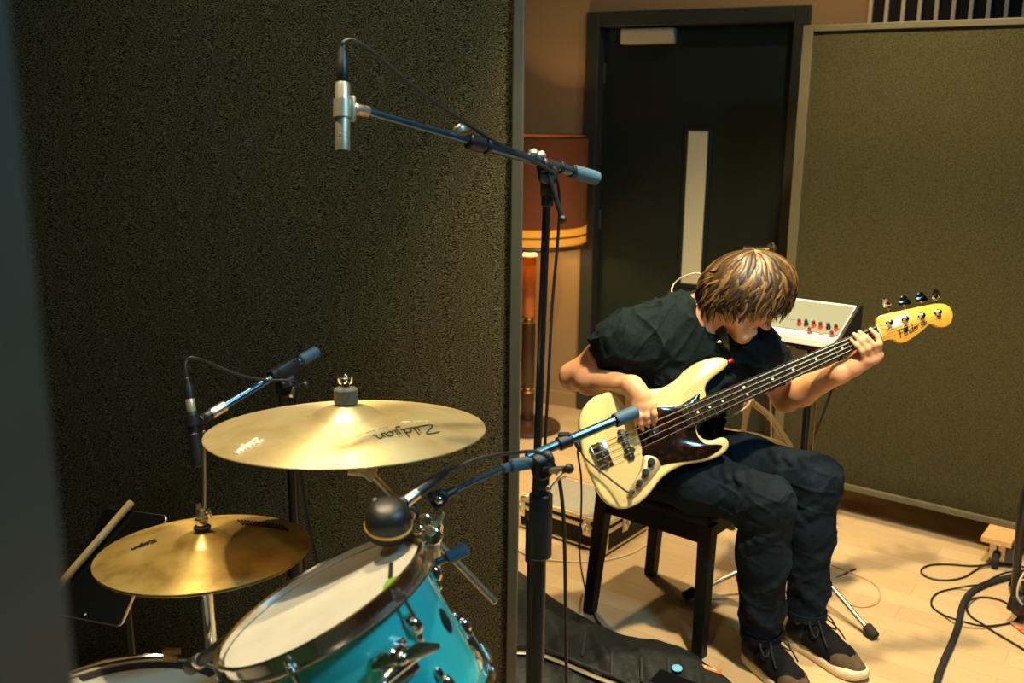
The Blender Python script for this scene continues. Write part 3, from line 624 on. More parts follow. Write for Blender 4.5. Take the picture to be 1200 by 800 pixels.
m_ = MB(); m_.slab([rrect(tc-un*.0035, ux, uy, wd-.003, ht-.003, .012), rrect(tc-un*.002, ux, uy, wd, ht, .013), rrect(tc+un*.002, ux, uy, wd, ht, .013), rrect(tc+un*.0035, ux, uy, wd-.003, ht-.003, .012)]); m_.build('body', M['steel'], tabt, smooth=30)
m_ = MB(); m_.slab([rrect(tc+un*.0030, ux, uy, wd-.004, ht-.004, .0115), rrect(tc+un*.0042, ux, uy, wd-.004, ht-.004, .0115)]); m_.build('screen', M['screen'], tabt, smooth=30)
m_ = MB(); m_.cyl(tc+un*.0042-uy*(ht/2-.010)-ux*.01, tc+un*.0048-uy*(ht/2-.010)-ux*.01, .0022, 10); m_.build('home_button', M['white'], tabt)
tst = at_Y(152, 745, tc[1]+.07); tst0 = V(tst[0], tst[1], 0)
tt = thing('tablet_stand', 'black pole stand holding the tablet behind the snare drum', 'stand', tst0)
m_ = MB(); m_.cyl(tst0+Z3*.03, V(tst0[0], tst0[1], tc[2]-.03), .011, 16); m_.build('pole', M['black_paint'], tt)
m_ = MB(); m_.cyl(V(tst0[0], tst0[1], tc[2]-.05), tc-un*.02, .009, 12); m_.box(tc-un*.012, (.07, .12, .012), (ux, uy, un), .004); m_.build('mount_arm', M['black'], tt)
m_ = MB()
for e_ in (ux*(wd/2+.003), -ux*(wd/2+.003)): m_.bar(tc-un*.012+e_*.3+uy*.06, tc-un*.012+e_+uy*.06, .012, .005, un); m_.bar(tc-un*.014+e_+uy*.06, tc+un*.007+e_+uy*.06, .012, .005, uy)
m_.build('clamp', M['black'], tt, smooth=0)
m_ = MB(); m_.lathe([(.005, 0), (.12, 0), (.125, .006), (.118, .014), (.03, .024), (.018, .05), (.005, .05)], tst0, Z3, 40); m_.build('base', M['black_paint'], tt)
pa = at_plane(155, 587, tc+un*.013, un); pb = at_plane(50, 708, tc+un*.013, un); sd = unit(pb-pa); L_ = min(np.linalg.norm(pb-pa), .41)
stick = thing('drumstick', 'pale wooden drumstick lying across the tablet', 'drumstick', pa)
prof = [(.0005, 0), (.0062, .0015), (.0078, .006), (.0078, L_*.70), (.0068, L_*.82), (.0042, L_-.016), (.0034, L_-.011), (.0056, L_-.006), (.0050, L_-.002), (.0005, L_)]
m_ = MB(); m_.lathe(prof, pa, sd, 20); m_.build('stick_body', M['stick'], stick, smooth=45)
print('stick', L_, 'crash z', CC[2], 'hat z', HC[2], 'tom z', TC[2], 'snare z', NC[2])
# ================================================================== microphones on boom stands
def base_tripod(t, p, z=.16, r=.30, ph=.3):
    for k in range(3):
        a = 2*math.pi*k/3+ph; d = V(math.cos(a), math.sin(a), 0); g = MB(); g.tube([p+Z3*z+d*.015, p+d*r+Z3*.014], .0075, 10); lg = g.build('leg', M['black_paint'], t)
        g = MB(); g.cyl(p+d*(r-.015)+Z3*.0165, p+d*(r+.03)+Z3*.0125, .0115, 12, .003); g.build('rubber_foot', M['rubber'], lg)
    g = MB(); g.cyl(p+Z3*(z-.035), p+Z3*(z+.035), .020, 18, .004); g.build('leg_hub', M['black'], t)
def hinge(t, h, side, boom_dir, knob_at):
    """swivel head joining post and boom"""
    g = MB(); g.cyl(h-side*.016, h+side*.016, .019, 20, .004); g.cyl(h-Z3*.058, h-Z3*.010, .0115, 16, .002); g.box(h-Z3*.022, (.026, .026, .038), (side, unit(np.cross(Z3, side)), Z3), .006)
    g.cyl(h+Z3*.014-boom_dir*.018, h+Z3*.014+boom_dir*.018, .0155, 18, .003)
    s = g.build('swivel', M['black'], t)
    g = MB(); g.cyl(h, h-side*.032, .007, 12); g.ball(h-side*.034, .011, 14, None, (1, 1, 1)); g.build('swivel_bolt', M['chrome'], s)
    k = MB(); k.tube([h+side*.014, lerp(h+side*.014, knob_at, .6), knob_at], .005, 8); k.ball(knob_at, .0085, 14); k.build('clamp_knob', M['black'], s)
    return s
# --- overhead
hA = at_d(641, 215, 1.90); bR = at_d(700, 209, 1.955); bL = at_d(424, 129, 1.60); dA = unit(bL-bR)
stA = thing('microphone_stand', 'tall black stand whose long boom carries the silver overhead microphone', 'microphone stand', V(hA[0]-.015, hA[1], 0))
pA = V(hA[0]-.015, hA[1], 0)
def along(px):   # point on the overhead boom line at pixel column px
    lo, hi = 0., 1.
    for _ in range(40):
        m = (lo+hi)/2
        if pj(lerp(bL, bR, m))[0] < px: lo = m
        else: hi = m
    return lerp(bL, bR, lo)
m_ = MB(); m_.cyl(along(430), along(556), .0062, 14); m_.build('boom_rod', M['blue_sheen'], stA)
m_ = MB(); m_.cyl(along(553), along(674), .0095, 16); m_.build('boom_tube', M['blue_sheen'], stA)
m_ = MB(); m_.cyl(along(672), bR, .0135, 18, .003); m_.build('end_grip', M['grip'], stA)
m_ = MB(); m_.cyl(along(548), along(566), .0145, 16, .003); m_.cyl(along(569), along(573), .014, 16, .001); m_.build('boom_clutch', M['black'], stA)
q = along(541); m_ = MB(); m_.lathe([(.001, 0), (.010, 0), (.012, .004), (.012, .010), (.009, .014), (.001, .015)], q+UP*.010-FW*.0, unit(UP*.9-RT*.35), 20); m_.build('thumb_screw', M['nickel'], stA)
for q0 in (655, 669): m_ = MB(); m_.cyl(along(q0), along(q0+3), .0125, 16, .001); m_.build('collar', M['black'], stA)
sw = hinge(stA, along(642)-UP*.020, -FW, dA, at_d(659, 257, 1.86))
m_ = MB()
for px in (625, 634): m_.lathe([(.001, 0), (.009, 0), (.010, .004), (.007, .011), (.001, .012)], along(px)+UP*.008, UP, 16)
m_.build('boom_screw', M['nickel'], sw)
hz_ = along(642)[2]-.07; mid = at_d(632, 520, 1.98)[2]
pAx = pA[0]
m_ = MB(); m_.cyl(V(pA[0], pA[1], .62), V(along(642)[0], pA[1], hz_), .0080, 14); m_.build('upper_tube', M['black_paint'], stA)
m_ = MB(); m_.cyl(pA+Z3*.10, pA+Z3*.70, .0115, 16); m_.cyl(pA+Z3*.68, pA+Z3*.78, .016, 16, .003); m_.build('lower_tube', M['black_paint'], stA)
base_tripod(stA, pA, .17, .30, .9)
# the silver pencil microphone
mT, mB_ = at_d(401.5, 97, 1.575), at_d(401.5, 177, 1.575); mu = unit(mT-mB_); mr = 8.6/F*1.575; ML = np.linalg.norm(mT-mB_)
micA = thing('pencil_microphone', 'silver pencil microphone pointing down from the tall boom', 'microphone', mB_)
m_ = MB(); m_.lathe([(mr*.7, .0), (mr*.96, .001), (mr, .004), (mr, .0195), (mr*.93, .020), (mr*.93, .0215), (mr, .022), (mr, .0265), (mr*.94, .027), (mr*.94, .028), (mr, .0285), (mr, ML-.004), (mr*.9, ML)], mB_, mu, 28); m_.build('body', M['nickel'], micA)
m_ = MB(); m_.cyl(mB_-mu*.0006, mB_+mu*.002, mr*.86, 24); m_.build('capsule_grille', M['black'], micA)
cc_ = lerp(mB_, mT, .62); m_ = MB(); m_.lathe([(mr+.0005, -.014), (mr+.003, -.014), (mr+.003, .014), (mr+.0005, .014)], cc_, mu, 28, closed=True)
m_.box(cc_+RT*(mr+.004), (.010, .010, .040), (RT, FW, mu), .003); m_.build('clip_ring', M['nickel'], stA)
m_ = MB(); m_.cyl(cc_+RT*(mr+.006), along(431), .0088, 18, .003); m_.build('clip_joint', M['nickel'], stA)
cA = thing('microphone_cable', 'black cable looping from the silver overhead microphone along its boom', 'cable', mT)
m_ = MB(); m_.lathe([(.0085, 0), (.0095, .002), (.0095, .034), (.0082, .037), (.0082, .046), (.0066, .050), (.0060, .058), (.0035, .060)], mT+mu*.001, mu, 20); m_.build('connector', M['black'], cA)
t0 = mT+mu*.058
pts = [t0-mu*.004, at_d(402, 50, 1.57), at_d(414, 47, 1.58), at_d(437, 61, 1.60), at_d(479, 97, 1.65), at_d(522, 128, 1.70), at_d(550, 147, 1.735), at_d(578, 165, 1.77), at_d(607, 180, 1.805), at_d(628, 190, 1.83), at_d(646, 201, 1.85), at_d(653, 211, 1.86), at_d(656, 240, 1.875), at_d(653, 290, 1.89), at_d(647, 360, 1.90), at_d(643, 440, 1.905), at_d(638, 540, 1.93), at_d(636, 640, 2.0), at_d(634, 760, 2.08), at_d(640, 900, 2.15)]
e_ = pts[-1]; pts[-1] = V(e_[0], e_[1], .25); pts += [V(e_[0]+.02, e_[1]+.02, .02), V(e_[0]+.15, e_[1]+.1, .004), V(e_[0]+.4, e_[1]+.02, .004)]
m_ = MB(); m_.cable(pts, .0030); m_.build('lead', M['cable'], cA)

# --- boom over the hi-hat
hC = at_d(338, 452, 2.08); stC = thing('microphone_stand', 'black boom stand behind the crash cymbal holding the hi-hat microphone', 'microphone stand', V(hC[0], hC[1], 0))
pC = V(hC[0], hC[1], 0); gR, gL = at_d(372, 411, 2.13), at_d(234, 493, 1.95); dC = unit(gL-gR)
def alongC(px): t_ = (px-372)/(234-372); return lerp(gR, gL, t_)
m_ = MB(); m_.cyl(alongC(350), alongC(252), .0085, 16); m_.build('boom_tube', M['blue_sheen'], stC)
m_ = MB(); m_.cyl(gR, alongC(351), .0125, 18, .003); m_.build('end_grip', M['grip'], stC)
m_ = MB(); bx, by, bz = frame(dC, UP); m_.box(alongC(334), (.026, .030, .056), (bx, by, bz), .005); m_.box(alongC(318)+UP*.006, (.03, .02, .02), (bx, by, bz), .005); m_.build('boom_clamp', M['black'], stC)
m_ = MB(); m_.cyl(alongC(262), alongC(246), .0115, 14, .002); m_.build('boom_clutch', M['steel'], stC)
sw = hinge(stC, at_d(335, 455, 2.085), -FW, dC, at_d(358, 451, 2.02))
m_ = MB(); m_.tube([at_d(345, 452, 2.05), at_d(343, 460, 2.03), at_d(341, 464, 2.02)], .004, 8); m_.build('clamp_lever', M['chrome'], sw)
m_ = MB(); m_.cyl(pC+Z3*.55, V(pC[0], pC[1], hC[2]-.05), .0105, 16); m_.build('upper_tube', M['black_paint'], stC)
m_ = MB(); m_.cyl(pC+Z3*.10, pC+Z3*.62, .0135, 16); m_.cyl(pC+Z3*.60, pC+Z3*.68, .018, 16, .003); m_.build('lower_tube', M['black_paint'], stC)
base_tripod(stC, pC, .15, .28, .3)
mT, mB_ = at_d(224.5, 482, 1.93), at_d(233, 547, 1.93); mu = unit(mT-mB_); ML = np.linalg.norm(mT-mB_)
micC = thing('pencil_microphone', 'slim black microphone hanging beside the left rim of the crash cymbal', 'microphone', mB_); mr = .0115
m_ = MB(); m_.lathe([(mr*.7, 0), (mr, .003), (mr, ML*.6), (mr*.93, ML*.6+.001), (mr*.93, ML*.6+.003), (mr, ML*.6+.004), (mr, ML-.004), (mr*.85, ML)], mB_, mu, 24); m_.build('body', M['black'], micC)
m_ = MB(); m_.box(lerp(mB_, mT, .80)-FW*.0115, (.011, .0015, .011), (unit(RT+mu), FW, unit(mu-RT)), .0005); m_.build('red_mark', M['red'], micC)
m_ = MB(); cq = lerp(mB_, mT, .84); m_.lathe([(mr+.0005, -.010), (mr+.0035, -.010), (mr+.0035, .010), (mr+.0005, .010)], cq, mu, 24, closed=True); m_.cyl(cq+RT*.012, alongC(240), .009, 14, .002); m_.cyl(alongC(252), alongC(236), .0105, 14, .003); m_.build('microphone_clip', M['black'], stC)
cC = thing('microphone_cable', 'black cable arching from the hi-hat microphone to its stand', 'cable', mT)
m_ = MB(); m_.lathe([(.0085, 0), (.0088, .001), (.0088, .024), (.0082, .025)], mT, mu, 18); m_.build('connector_shell', M['nickel'], cC)
m_ = MB(); m_.lathe([(.0090, .025), (.0090, .046), (.0070, .052), (.0055, .064), (.0035, .066)], mT, mu, 18); m_.build('connector_boot', M['black'], cC)
t0 = mT+mu*.063
pts = [t0, at_d(217.5, 432, 1.93), at_d(219, 422, 1.935), at_d(228, 419, 1.94), at_d(250, 427, 1.97), at_d(280, 439, 2.0), at_d(310, 445, 2.03), at_d(338, 446, 2.04), at_d(350, 452, 2.055), at_d(347, 470, 2.06), at_d(346, 500, 2.07), at_d(352, 546, 2.07), at_d(362, 612, 2.08), at_d(373, 664, 2.09), at_d(382, 740, 2.10)]
e_ = pts[-1]; pts += [V(e_[0]+.02, e_[1], .28), V(e_[0]+.04, e_[1]+.02, .02), V(e_[0]+.14, e_[1]-.04, .004), V(e_[0]+.3, e_[1]+.0, .004)]
m_ = MB(); m_.cable(pts, .0030); m_.build('lead', M['cable'], cC)

# --- tom microphone
hB = at_d(636, 552, 1.72); gR, gL = at_d(746, 482, 1.80), at_d(622, 534, 1.715); dB = unit(gL-gR)
stB = thing('microphone_stand', 'black boom stand in the foreground holding the tom microphone', 'microphone stand', V(hB[0], hB[1]+.02, 0)); pB = V(hB[0]-.002, hB[1]+.005, 0)
def alongB(px): return lerp(gR, gL, (px-746)/(622-746))
m_ = MB(); m_.cyl(alongB(722), alongB(618), .0085, 16); m_.build('boom_tube', M['blue_sheen'], stB)
m_ = MB(); m_.cyl(gR, alongB(719), .0128, 18, .003); m_.build('end_grip', M['grip'], stB)
m_ = MB(); m_.cyl(alongB(668), alongB(652), .0125, 16, .003); m_.box(alongB(660)+UP*.010, (.022, .014, .012), None, .003); m_.build('collar', M['black'], stB)
m_ = MB(); m_.cyl(alongB(723), alongB(719), .0125, 14, .001); m_.build('collar', M['black'], stB)
sw = hinge(stB, at_d(635, 549, 1.72), -FW, dB, at_d(667, 549, 1.66))
m_ = MB(); m_.tube([at_d(659, 553, 1.665), at_d(643, 572, 1.66)], .0036, 8); m_.ball(at_d(643, 572, 1.66), .0055, 10); m_.cyl(at_d(646, 551, 1.69), at_d(661, 551, 1.665), .006, 10); m_.build('clamp_lever', M['steel'], sw)
r1, r2 = at_d(590, 548, 1.69), at_d(531, 575, 1.62)
m_ = MB(); m_.cyl(r1, r2, .0052, 12); m_.build('boom_rod', M['blue_sheen'], stB)
m_ = MB(); m_.cyl(at_d(624, 541, 1.715), at_d(597, 546, 1.695), .0115, 16, .003); m_.cyl(at_d(600, 546, 1.70), at_d(588, 549, 1.688), .0080, 14, .002); m_.build('boom_clutch', M['grip'], stB)
q = at_d(515, 584, 1.60); m_ = MB(); m_.cyl(q+FW*.012, q-FW*.012, .0150, 18, .003); m_.cyl(at_d(534, 574, 1.62), q, .0080, 12, .002); m_.cyl(q, at_d(503, 580, 1.585), .0075, 12, .002); m_.build('microphone_clip', M['black'], stB)
m_ = MB(); m_.ball(q-FW*.014, .0070, 12); m_.build('clip_bolt', M['chrome'], stB)
zc2 = at_d(640, 576, 1.74)[2]; zd2 = at_d(640, 647, 1.78)[2]
m_ = MB(); m_.cyl(V(pB[0], pB[1], zd2), V(pB[0], pB[1], zc2), .0205, 20, .003); m_.build('height_clutch', M['black'], stB)
m_ = MB(); m_.cyl(V(pB[0], pB[1], zc2-.02), V(pB[0], pB[1], hB[2]-.03), .0165, 16, .003); m_.build('upper_tube', M['black_paint'], stB)
m_ = MB(); m_.cyl(pB+Z3*.05, V(pB[0], pB[1], zd2+.02), .0112, 16); m_.build('lower_tube', M['black_paint'], stB)
m_ = MB(); m_.lathe([(.005, 0), (.122, 0), (.126, .006), (.120, .016), (.03, .026), (.018, .06), (.005, .06)], pB, Z3, 48); m_.build('round_base', M['black_paint'], stB)
# the microphone body: dark domed head with a yellow ring, aimed at the tom
mc = at_d(455, 607, 1.50); md = unit(-UP*.86+RT*-.05+FW*.5); mr = 28/F*1.50
micB = thing('tom_microphone', 'round black drum microphone with a yellow ring over the turquoise tom', 'microphone', mc)
m_ = MB(); m_.lathe([(.001, -.026), (mr*.45, -.0255), (mr*.80, -.019), (mr*.96, -.006), (mr, .004), (mr, .008)], mc, md, 36); m_.build('body', M['black'], micB, smooth=50)
m_ = MB(); m_.lathe([(mr*1.00, .008), (mr*1.02, .0085), (mr*1.02, .0125), (mr*1.00, .013), (mr*.9, .0128), (mr*.9, .0082)], mc, md, 36, closed=True); m_.build('yellow_ring', M['yellow'], micB)
m_ = MB(); m_.lathe([(mr*.99, .013), (mr*1.0, .016), (mr*.95, .026), (mr*.75, .033), (mr*.3, .037), (.001, .0375)], mc, md, 36); m_.build('grille', M['rubber'], micB, smooth=50)
m_ = MB(); jk = at_d(476, 588, 1.525); m_.ball(at_d(440, 590, 1.51), .010, 14); m_.cyl(at_d(457, 596, 1.51), jk, .0115, 16, .003); m_.torus(at_d(480, 604, 1.52), -FW, .012, .0032, 20, 8); m_.build('connector_socket', M['black'], micB)
m_ = MB(); m_.tube(smooth_path([at_d(478, 592, 1.52), at_d(483, 604, 1.53), at_d(478, 616, 1.53)], 5), .005, 10); m_.build('hoop_clip', M['steel'], micB)
cB = thing('microphone_cable', 'black cable running from the tom microphone up over its boom stand', 'cable', jk)
xd = unit(at_d(526, 551, 1.60)-at_d(475, 589, 1.525)); x0 = at_d(474, 589, 1.524); XL = np.linalg.norm(at_d(526, 551, 1.60)-x0)
m_ = MB(); m_.lathe([(.0082, 0), (.0090, .002), (.0090, XL*.28)], x0, xd, 18); m_.build('connector_shell', M['steel'], cB)
m_ = MB(); m_.lathe([(.0090, XL*.26), (.0096, XL*.30), (.0096, XL*.62), (.0080, XL*.68), (.0065, XL*.92), (.0035, XL*.98)], x0, xd, 18); m_.build('connector_boot', M['black'], cB)
pts = [at_d(524, 553, 1.597), at_d(537, 547, 1.61), at_d(556, 539, 1.63), at_d(580, 533, 1.65), at_d(605, 530, 1.67), at_d(626, 529, 1.685), at_d(642, 535, 1.685), at_d(651, 549, 1.69), at_d(656, 566, 1.70), at_d(660, 600, 1.73), at_d(662, 650, 1.77), at_d(663, 720, 1.82), at_d(664, 800, 1.87), at_d(666, 880, 1.93)]
e_ = pts[-1]; pts += [V(e_[0]+.01, e_[1], .2), V(e_[0]+.04, e_[1], .02), V(e_[0]+.16, e_[1]-.02, .004), V(e_[0]+.4, e_[1]-.1, .004)]
m_ = MB(); m_.cable(pts, .0034); m_.build('lead', M['cable'], cB)
# --- low stand whose boom end peeps out behind the tom, and the snare microphone it carries
gE, gS = at_d(548, 643, 1.66), at_d(268, 752, 1.60)
q1 = at_d(523, 654, 1.655)
stD = thing('microphone_stand', 'low boom stand behind the turquoise tom with only its rubber grip end showing', 'microphone stand', V(.02, 1.72, 0)); 
be = at_d(505, 665, 1.65); pD = V(.005, be[1]+.03, 0); stD.location = tuple(pD)
m_ = MB(); m_.cyl(gE, q1, .0110, 16, .003); m_.build('end_grip', M['grip'], stD)
jx = V(pD[0]-.06, pD[1]+.02, be[2]-.02)
m_ = MB(); m_.cyl(q1, at_d(492, 668, 1.655), .0065, 12); m_.build('boom_rod', M['blue_sheen'], stD)
m_ = MB(); m_.cyl(V(at_d(500, 664, 1.655)[0], at_d(500, 664, 1.655)[1], .05), at_d(500, 664, 1.655), .0095, 14); m_.build('post', M['black_paint'], stD)
p5 = at_d(500, 664, 1.655); m_ = MB(); m_.lathe([(.005, 0), (.10, 0), (.104, .006), (.098, .016), (.03, .026), (.018, .06), (.005, .06)], V(p5[0], p5[1], 0), Z3, 40); m_.build('round_base', M['black_paint'], stD)
sa, sb2 = at_d(221, 783, 1.56), at_d(272, 748, 1.50)
micS = thing('snare_microphone', 'slim black microphone leaning over the right rim of the snare drum', 'microphone', sa); sd2 = unit(sb2-sa); SL = np.linalg.norm(sb2-sa)
m_ = MB(); m_.lathe([(.001, -.002), (.010, 0), (.0125, .004), (.0125, .022), (.0118, .024), (.0085, .030), (.0100, .05), (.0110, SL), (.001, SL)], sa, sd2, 22); m_.build('body', M['black'], micS)
m_ = MB(); m_.lathe([(.0108, .026), (.0118, .028), (.0118, .034), (.0108, .036)], sa, sd2, 22); m_.build('ring', M['steel'], micS)
# ================================================================== bass guitar (built on the plane of its strings)
BB = at_d(705, 533, 2.79); NKd = None
lo, hi = 2.6, 3.2
for _ in range(60):
    m = (lo+hi)/2
    # nut distance from the camera that makes the scale length 0.864 m (nut is the farther end)
    if np.linalg.norm(at_d(1030, 388, m)-BB) < .864: lo = m
    else: hi = m
BNUT = at_d(1030, 388, lo); BS = unit(BNUT-BB)
bn = -unit(ray(850, 470)); BN = unit(bn-BS*(bn@BS)); BT = np.cross(BS, BN)
if BT@UP > 0: BT = -BT
print('bass nut depth', lo, 'normal', BN)
def bp(x, y, off=0): return at_plane(x, y, BB+BN*off, BN)           # under a photo position, off above the string plane
def bl(s, t, off=0): return BB+BS*s+BT*t+BN*off                       # local: along the strings, across, out
def bst(x, y): p = bp(x, y)-BB; return p@BS, p@BT
bass = thing('bass_guitar', 'cream four-string electric bass with tortoiseshell pickguard in the player\'s hands', 'bass guitar', bl(.1, .1, -.05), None)
def c22(L): return [(660+x/3.81, 400+y/3.81) for x, y in L]
BODY = c22([(130, 250), (92, 292), (72, 345), (75, 420), (85, 490), (105, 560), (135, 625), (168, 690), (212, 733), (268, 748), (330, 730), (388, 682), (440, 615), (500, 570), (560, 547), (620, 537), (680, 522), (728, 495), (747, 460), (738, 433), (712, 425), (672, 437), (634, 432), (611, 412), (603, 385), (612, 340), (632, 270), (645, 240), (640, 210), (650, 183), (680, 152), (722, 122), (742, 98), (738, 76), (708, 65), (655, 68), (600, 87), (552, 120), (512, 160), (472, 190), (432, 206), (380, 208), (320, 206), (260, 210), (200, 222), (160, 235)])
def outline(pts, off, inset=0, n=4):
    P = np.array(smooth_path([V(*bst(*p), 0) for p in pts], n, closed=True)); T = np.roll(P, -1, 0)-np.roll(P, 1, 0); T /= np.linalg.norm(T, axis=1)[:, None]
    area = .5*np.sum(P[:, 0]*np.roll(P[:, 1], -1)-P[:, 1]*np.roll(P[:, 0], -1)); Nn = np.stack([-T[:, 1], T[:, 0]], 1)*(1 if area > 0 else -1)
    Q = P[:, :2]+Nn*inset
    return [bl(a, b, off) for a, b in Q]
m_ = MB(); m_.slab([outline(BODY, -.054, .010), outline(BODY, -.0525, .004), outline(BODY, -.048, .0008), outline(BODY, -.044, 0), outline(BODY, -.024, 0), outline(BODY, -.020, .0008), outline(BODY, -.0155, .004), outline(BODY, -.014, .010)])
m_.build('body', M['cream'], bass, smooth=60)
GUARD = c22([(338, 330), (330, 372), (340, 420), (354, 470), (358, 508), (400, 508), (426, 522), (438, 552), (470, 545), (520, 538), (580, 532), (640, 520), (695, 488), (716, 464), (690, 458), (640, 456), (606, 425), (596, 385), (604, 330), (612, 262), (614, 232), (592, 240), (560, 262), (522, 281), (470, 287), (410, 288), (360, 292), (342, 305)])
m_ = MB(); m_.slab([outline(GUARD, -.0142, 0, 3), outline(GUARD, -.0122, 0, 3), outline(GUARD, -.0116, .0008, 3)]); m_.build('pickguard', M['tort'], bass, smooth=40)
PLATE = c22([(362, 512), (400, 511), (424, 524), (437, 556), (420, 582), (396, 614), (366, 648), (336, 684), (308, 703), (290, 704), (287, 682), (302, 652), (330, 606), (350, 562)])
m_ = MB(); m_.slab([outline(PLATE, -.0142, 0, 3), outline(PLATE, -.0118, 0, 3), outline(PLATE, -.0112, .0008, 3)]); cp = m_.build('control_plate', M['plate'], bass, smooth=40)
for x, y, r_ in ((393, 537, .0105), (368, 583, .0105), (340, 630, .0085)):
    o = bp(*c22([(x, y)])[0], -.0112); m_ = MB(); m_.lathe([(r_*1.05, 0), (r_, .003), (r_*.93, .014), (r_*.80, .0165), (.0005, .0168)], o, BN, 24); m_.build('control_knob', M['black'], cp)
o = bp(*c22([(306, 672)])[0], -.0112); m_ = MB(); m_.lathe([(.0075, 0), (.0075, .002), (.0055, .003), (.0055, .005), (.0032, .005), (.0032, 0)], o, BN, 6, closed=True); m_.build('jack_socket', M['chrome'], cp); JACK = o
# pickups
def pickup(xy0, xy1, w):
    a, b = bp(*c22([xy0])[0], -.010), bp(*c22([xy1])[0], -.010); e = unit(b-a); f_ = np.cross(BN, e); L = np.linalg.norm(b-a); c = (a+b)/2
    m_ = MB(); m_.box(c, (L, w, .011), (e, f_, BN), .003)
    for s in (-1, 1): m_.cyl(c+e*s*L*.22+f_*w*.5*s-BN*.0055, c+e*s*L*.22+f_*w*.5*s+BN*.004, .0085, 16, .002); m_.cyl(c+e*s*L*.30-f_*w*.5*s-BN*.0055, c+e*s*L*.30-f_*w*.5*s+BN*.004, .0075, 16, .002)
    pk = m_.build('pickup', M['black'], bass)
    for k in range(8):
        o = c+e*L*(k-3.5)/9.2+BN*.0055; q = MB(); q.cyl(o-BN*.001, o+BN*.0012, .0024, 10); q.build('pole_piece', M['steel'], pk)
pickup((255, 392), (308, 527), .019)
pickup((372, 318), (414, 430), .019)
# bridge
b0 = c22([(124, 468), (188, 446), (223, 548), (164, 571)]); q4 = [bp(x, y, -.013) for x, y in b0]; c = sum(q4)/4; e = unit((q4[3]+q4[2])-(q4[0]+q4[1])); f_ = np.cross(BN, e)
m_ = MB(); m_.box(c, (.074, .042, .003), (e, f_, BN), .001)
m_.box(c-BS*.021+BN*.005, (.003, .074, .012), (BS, np.cross(BN, BS), BN), .001); brg = m_.build('bridge', M['chrome'], bass)
STR_B = [.0285*(-1+2*k/3) for k in range(4)]; STR_N = [.0145*(-1+2*k/3) for k in range(4)]
for t_ in STR_B:
    m_ = MB(); o = bl(.004, t_, -.0045); m_.cyl(o-BT*.0078, o+BT*.0078, .0052, 14, .001); m_.cyl(o-BS*.024, o, .0016, 8)
    m_.build('saddle', M['chrome'], brg)
# neck, fretboard
S1, W1, S0_, W0_ = .864, .0195, .255, .0315
def neck_ring(s, w, thick):
    R_ = []
    for k in range(9):
        a = math.pi*k/8; R_.append(bl(s, -w*math.cos(a), -.0085-thick*math.sin(a)**.8))
    return R_
m_ = MB(); rg = [neck_ring(lerp(S0_, S1+.02, t), lerp(W0_, W1, t), lerp(.022, .015, t)) for t in np.linspace(0, 1, 14)]; m_.slab(rg); m_.build('neck', M['maple'], bass, smooth=50)
m_ = MB(); m_.slab([[bl(S0_, -W0_, -.0086), bl(S1, -W1, -.0086), bl(S1, W1, -.0086), bl(S0_, W0_, -.0086)], [bl(S0_, -W0_, -.0035), bl(S1, -W1, -.0035), bl(S1, W1, -.0035), bl(S0_, W0_, -.0035)], [bl(S0_, -W0_+.002, -.0030), bl(S1, -W1+.002, -.0030), bl(S1, W1-.002, -.0030), bl(S0_, W0_-.002, -.0030)]])
fb = m_.build('fretboard', M['rosewood'], bass, smooth=20)
hw = lambda s: W0_+(W1-W0_)*(s-S0_)/(S1-S0_)
FR = [S1*2**(-k/12) for k in range(0, 22)]
for k in range(1, 21):
    s = FR[k]
    if s < S0_+.004: continue
    m_ = MB(); m_.tube([bl(s, -hw(s), -.0030), bl(s, hw(s), -.0030)], .0013, 8); m_.build('fret', M['string'], fb)
for k in (3, 5, 7, 9, 12, 15, 17, 19):
    s = (FR[k]+FR[k-1])/2
    for t_ in ((-.011, .011) if k == 12 else (0,)):
        m_ = MB(); m_.cyl(bl(s, t_, -.0035), bl(s, t_, -.0026), .0036, 16); m_.build('position_dot', M['pearl'], fb)
m_ = MB(); m_.box(bl(S1+.002, 0, -.0030), (.004, W1*2, .009), (BS, BT, BN), .001); m_.build('nut', M['pearl'], bass)
# headstock, one plane a little behind the board
def c6(L): return [(970+x/6.67, 330+y/6.67) for x, y in L]
HEADP = c6([(388, 400), (398, 340), (396, 290), (416, 262), (500, 238), (610, 215), (720, 192), (830, 170), (900, 165), (955, 182), (988, 228), (990, 280), (968, 325), (925, 348), (875, 345), (838, 326), (806, 328), (765, 366), (700, 416), (640, 455), (590, 472), (556, 460), (520, 445), (470, 450), (432, 462), (415, 440)])
def hol(off, inset=0): return outline(HEADP, off, inset, 4)
m_ = MB(); m_.slab([hol(-.027, .002), hol(-.0255, 0), hol(-.0125, 0), hol(-.011, .002)]); hd = m_.build('headstock', M['maple'], bass, smooth=45)
POST = [c6([p])[0] for p in ((478, 322), (602, 295), (730, 270), (858, 243))]
KEYS = [((457, 160), (492, 240), 'edge'), ((596, 150), (605, 212), 'face'), ((728, 122), (740, 190), 'face'), ((846, 98), (852, 168), 'edge')]
KEYS = [(c6([a])[0], c6([b])[0], c) for a, b, c in KEYS]
STRB = []
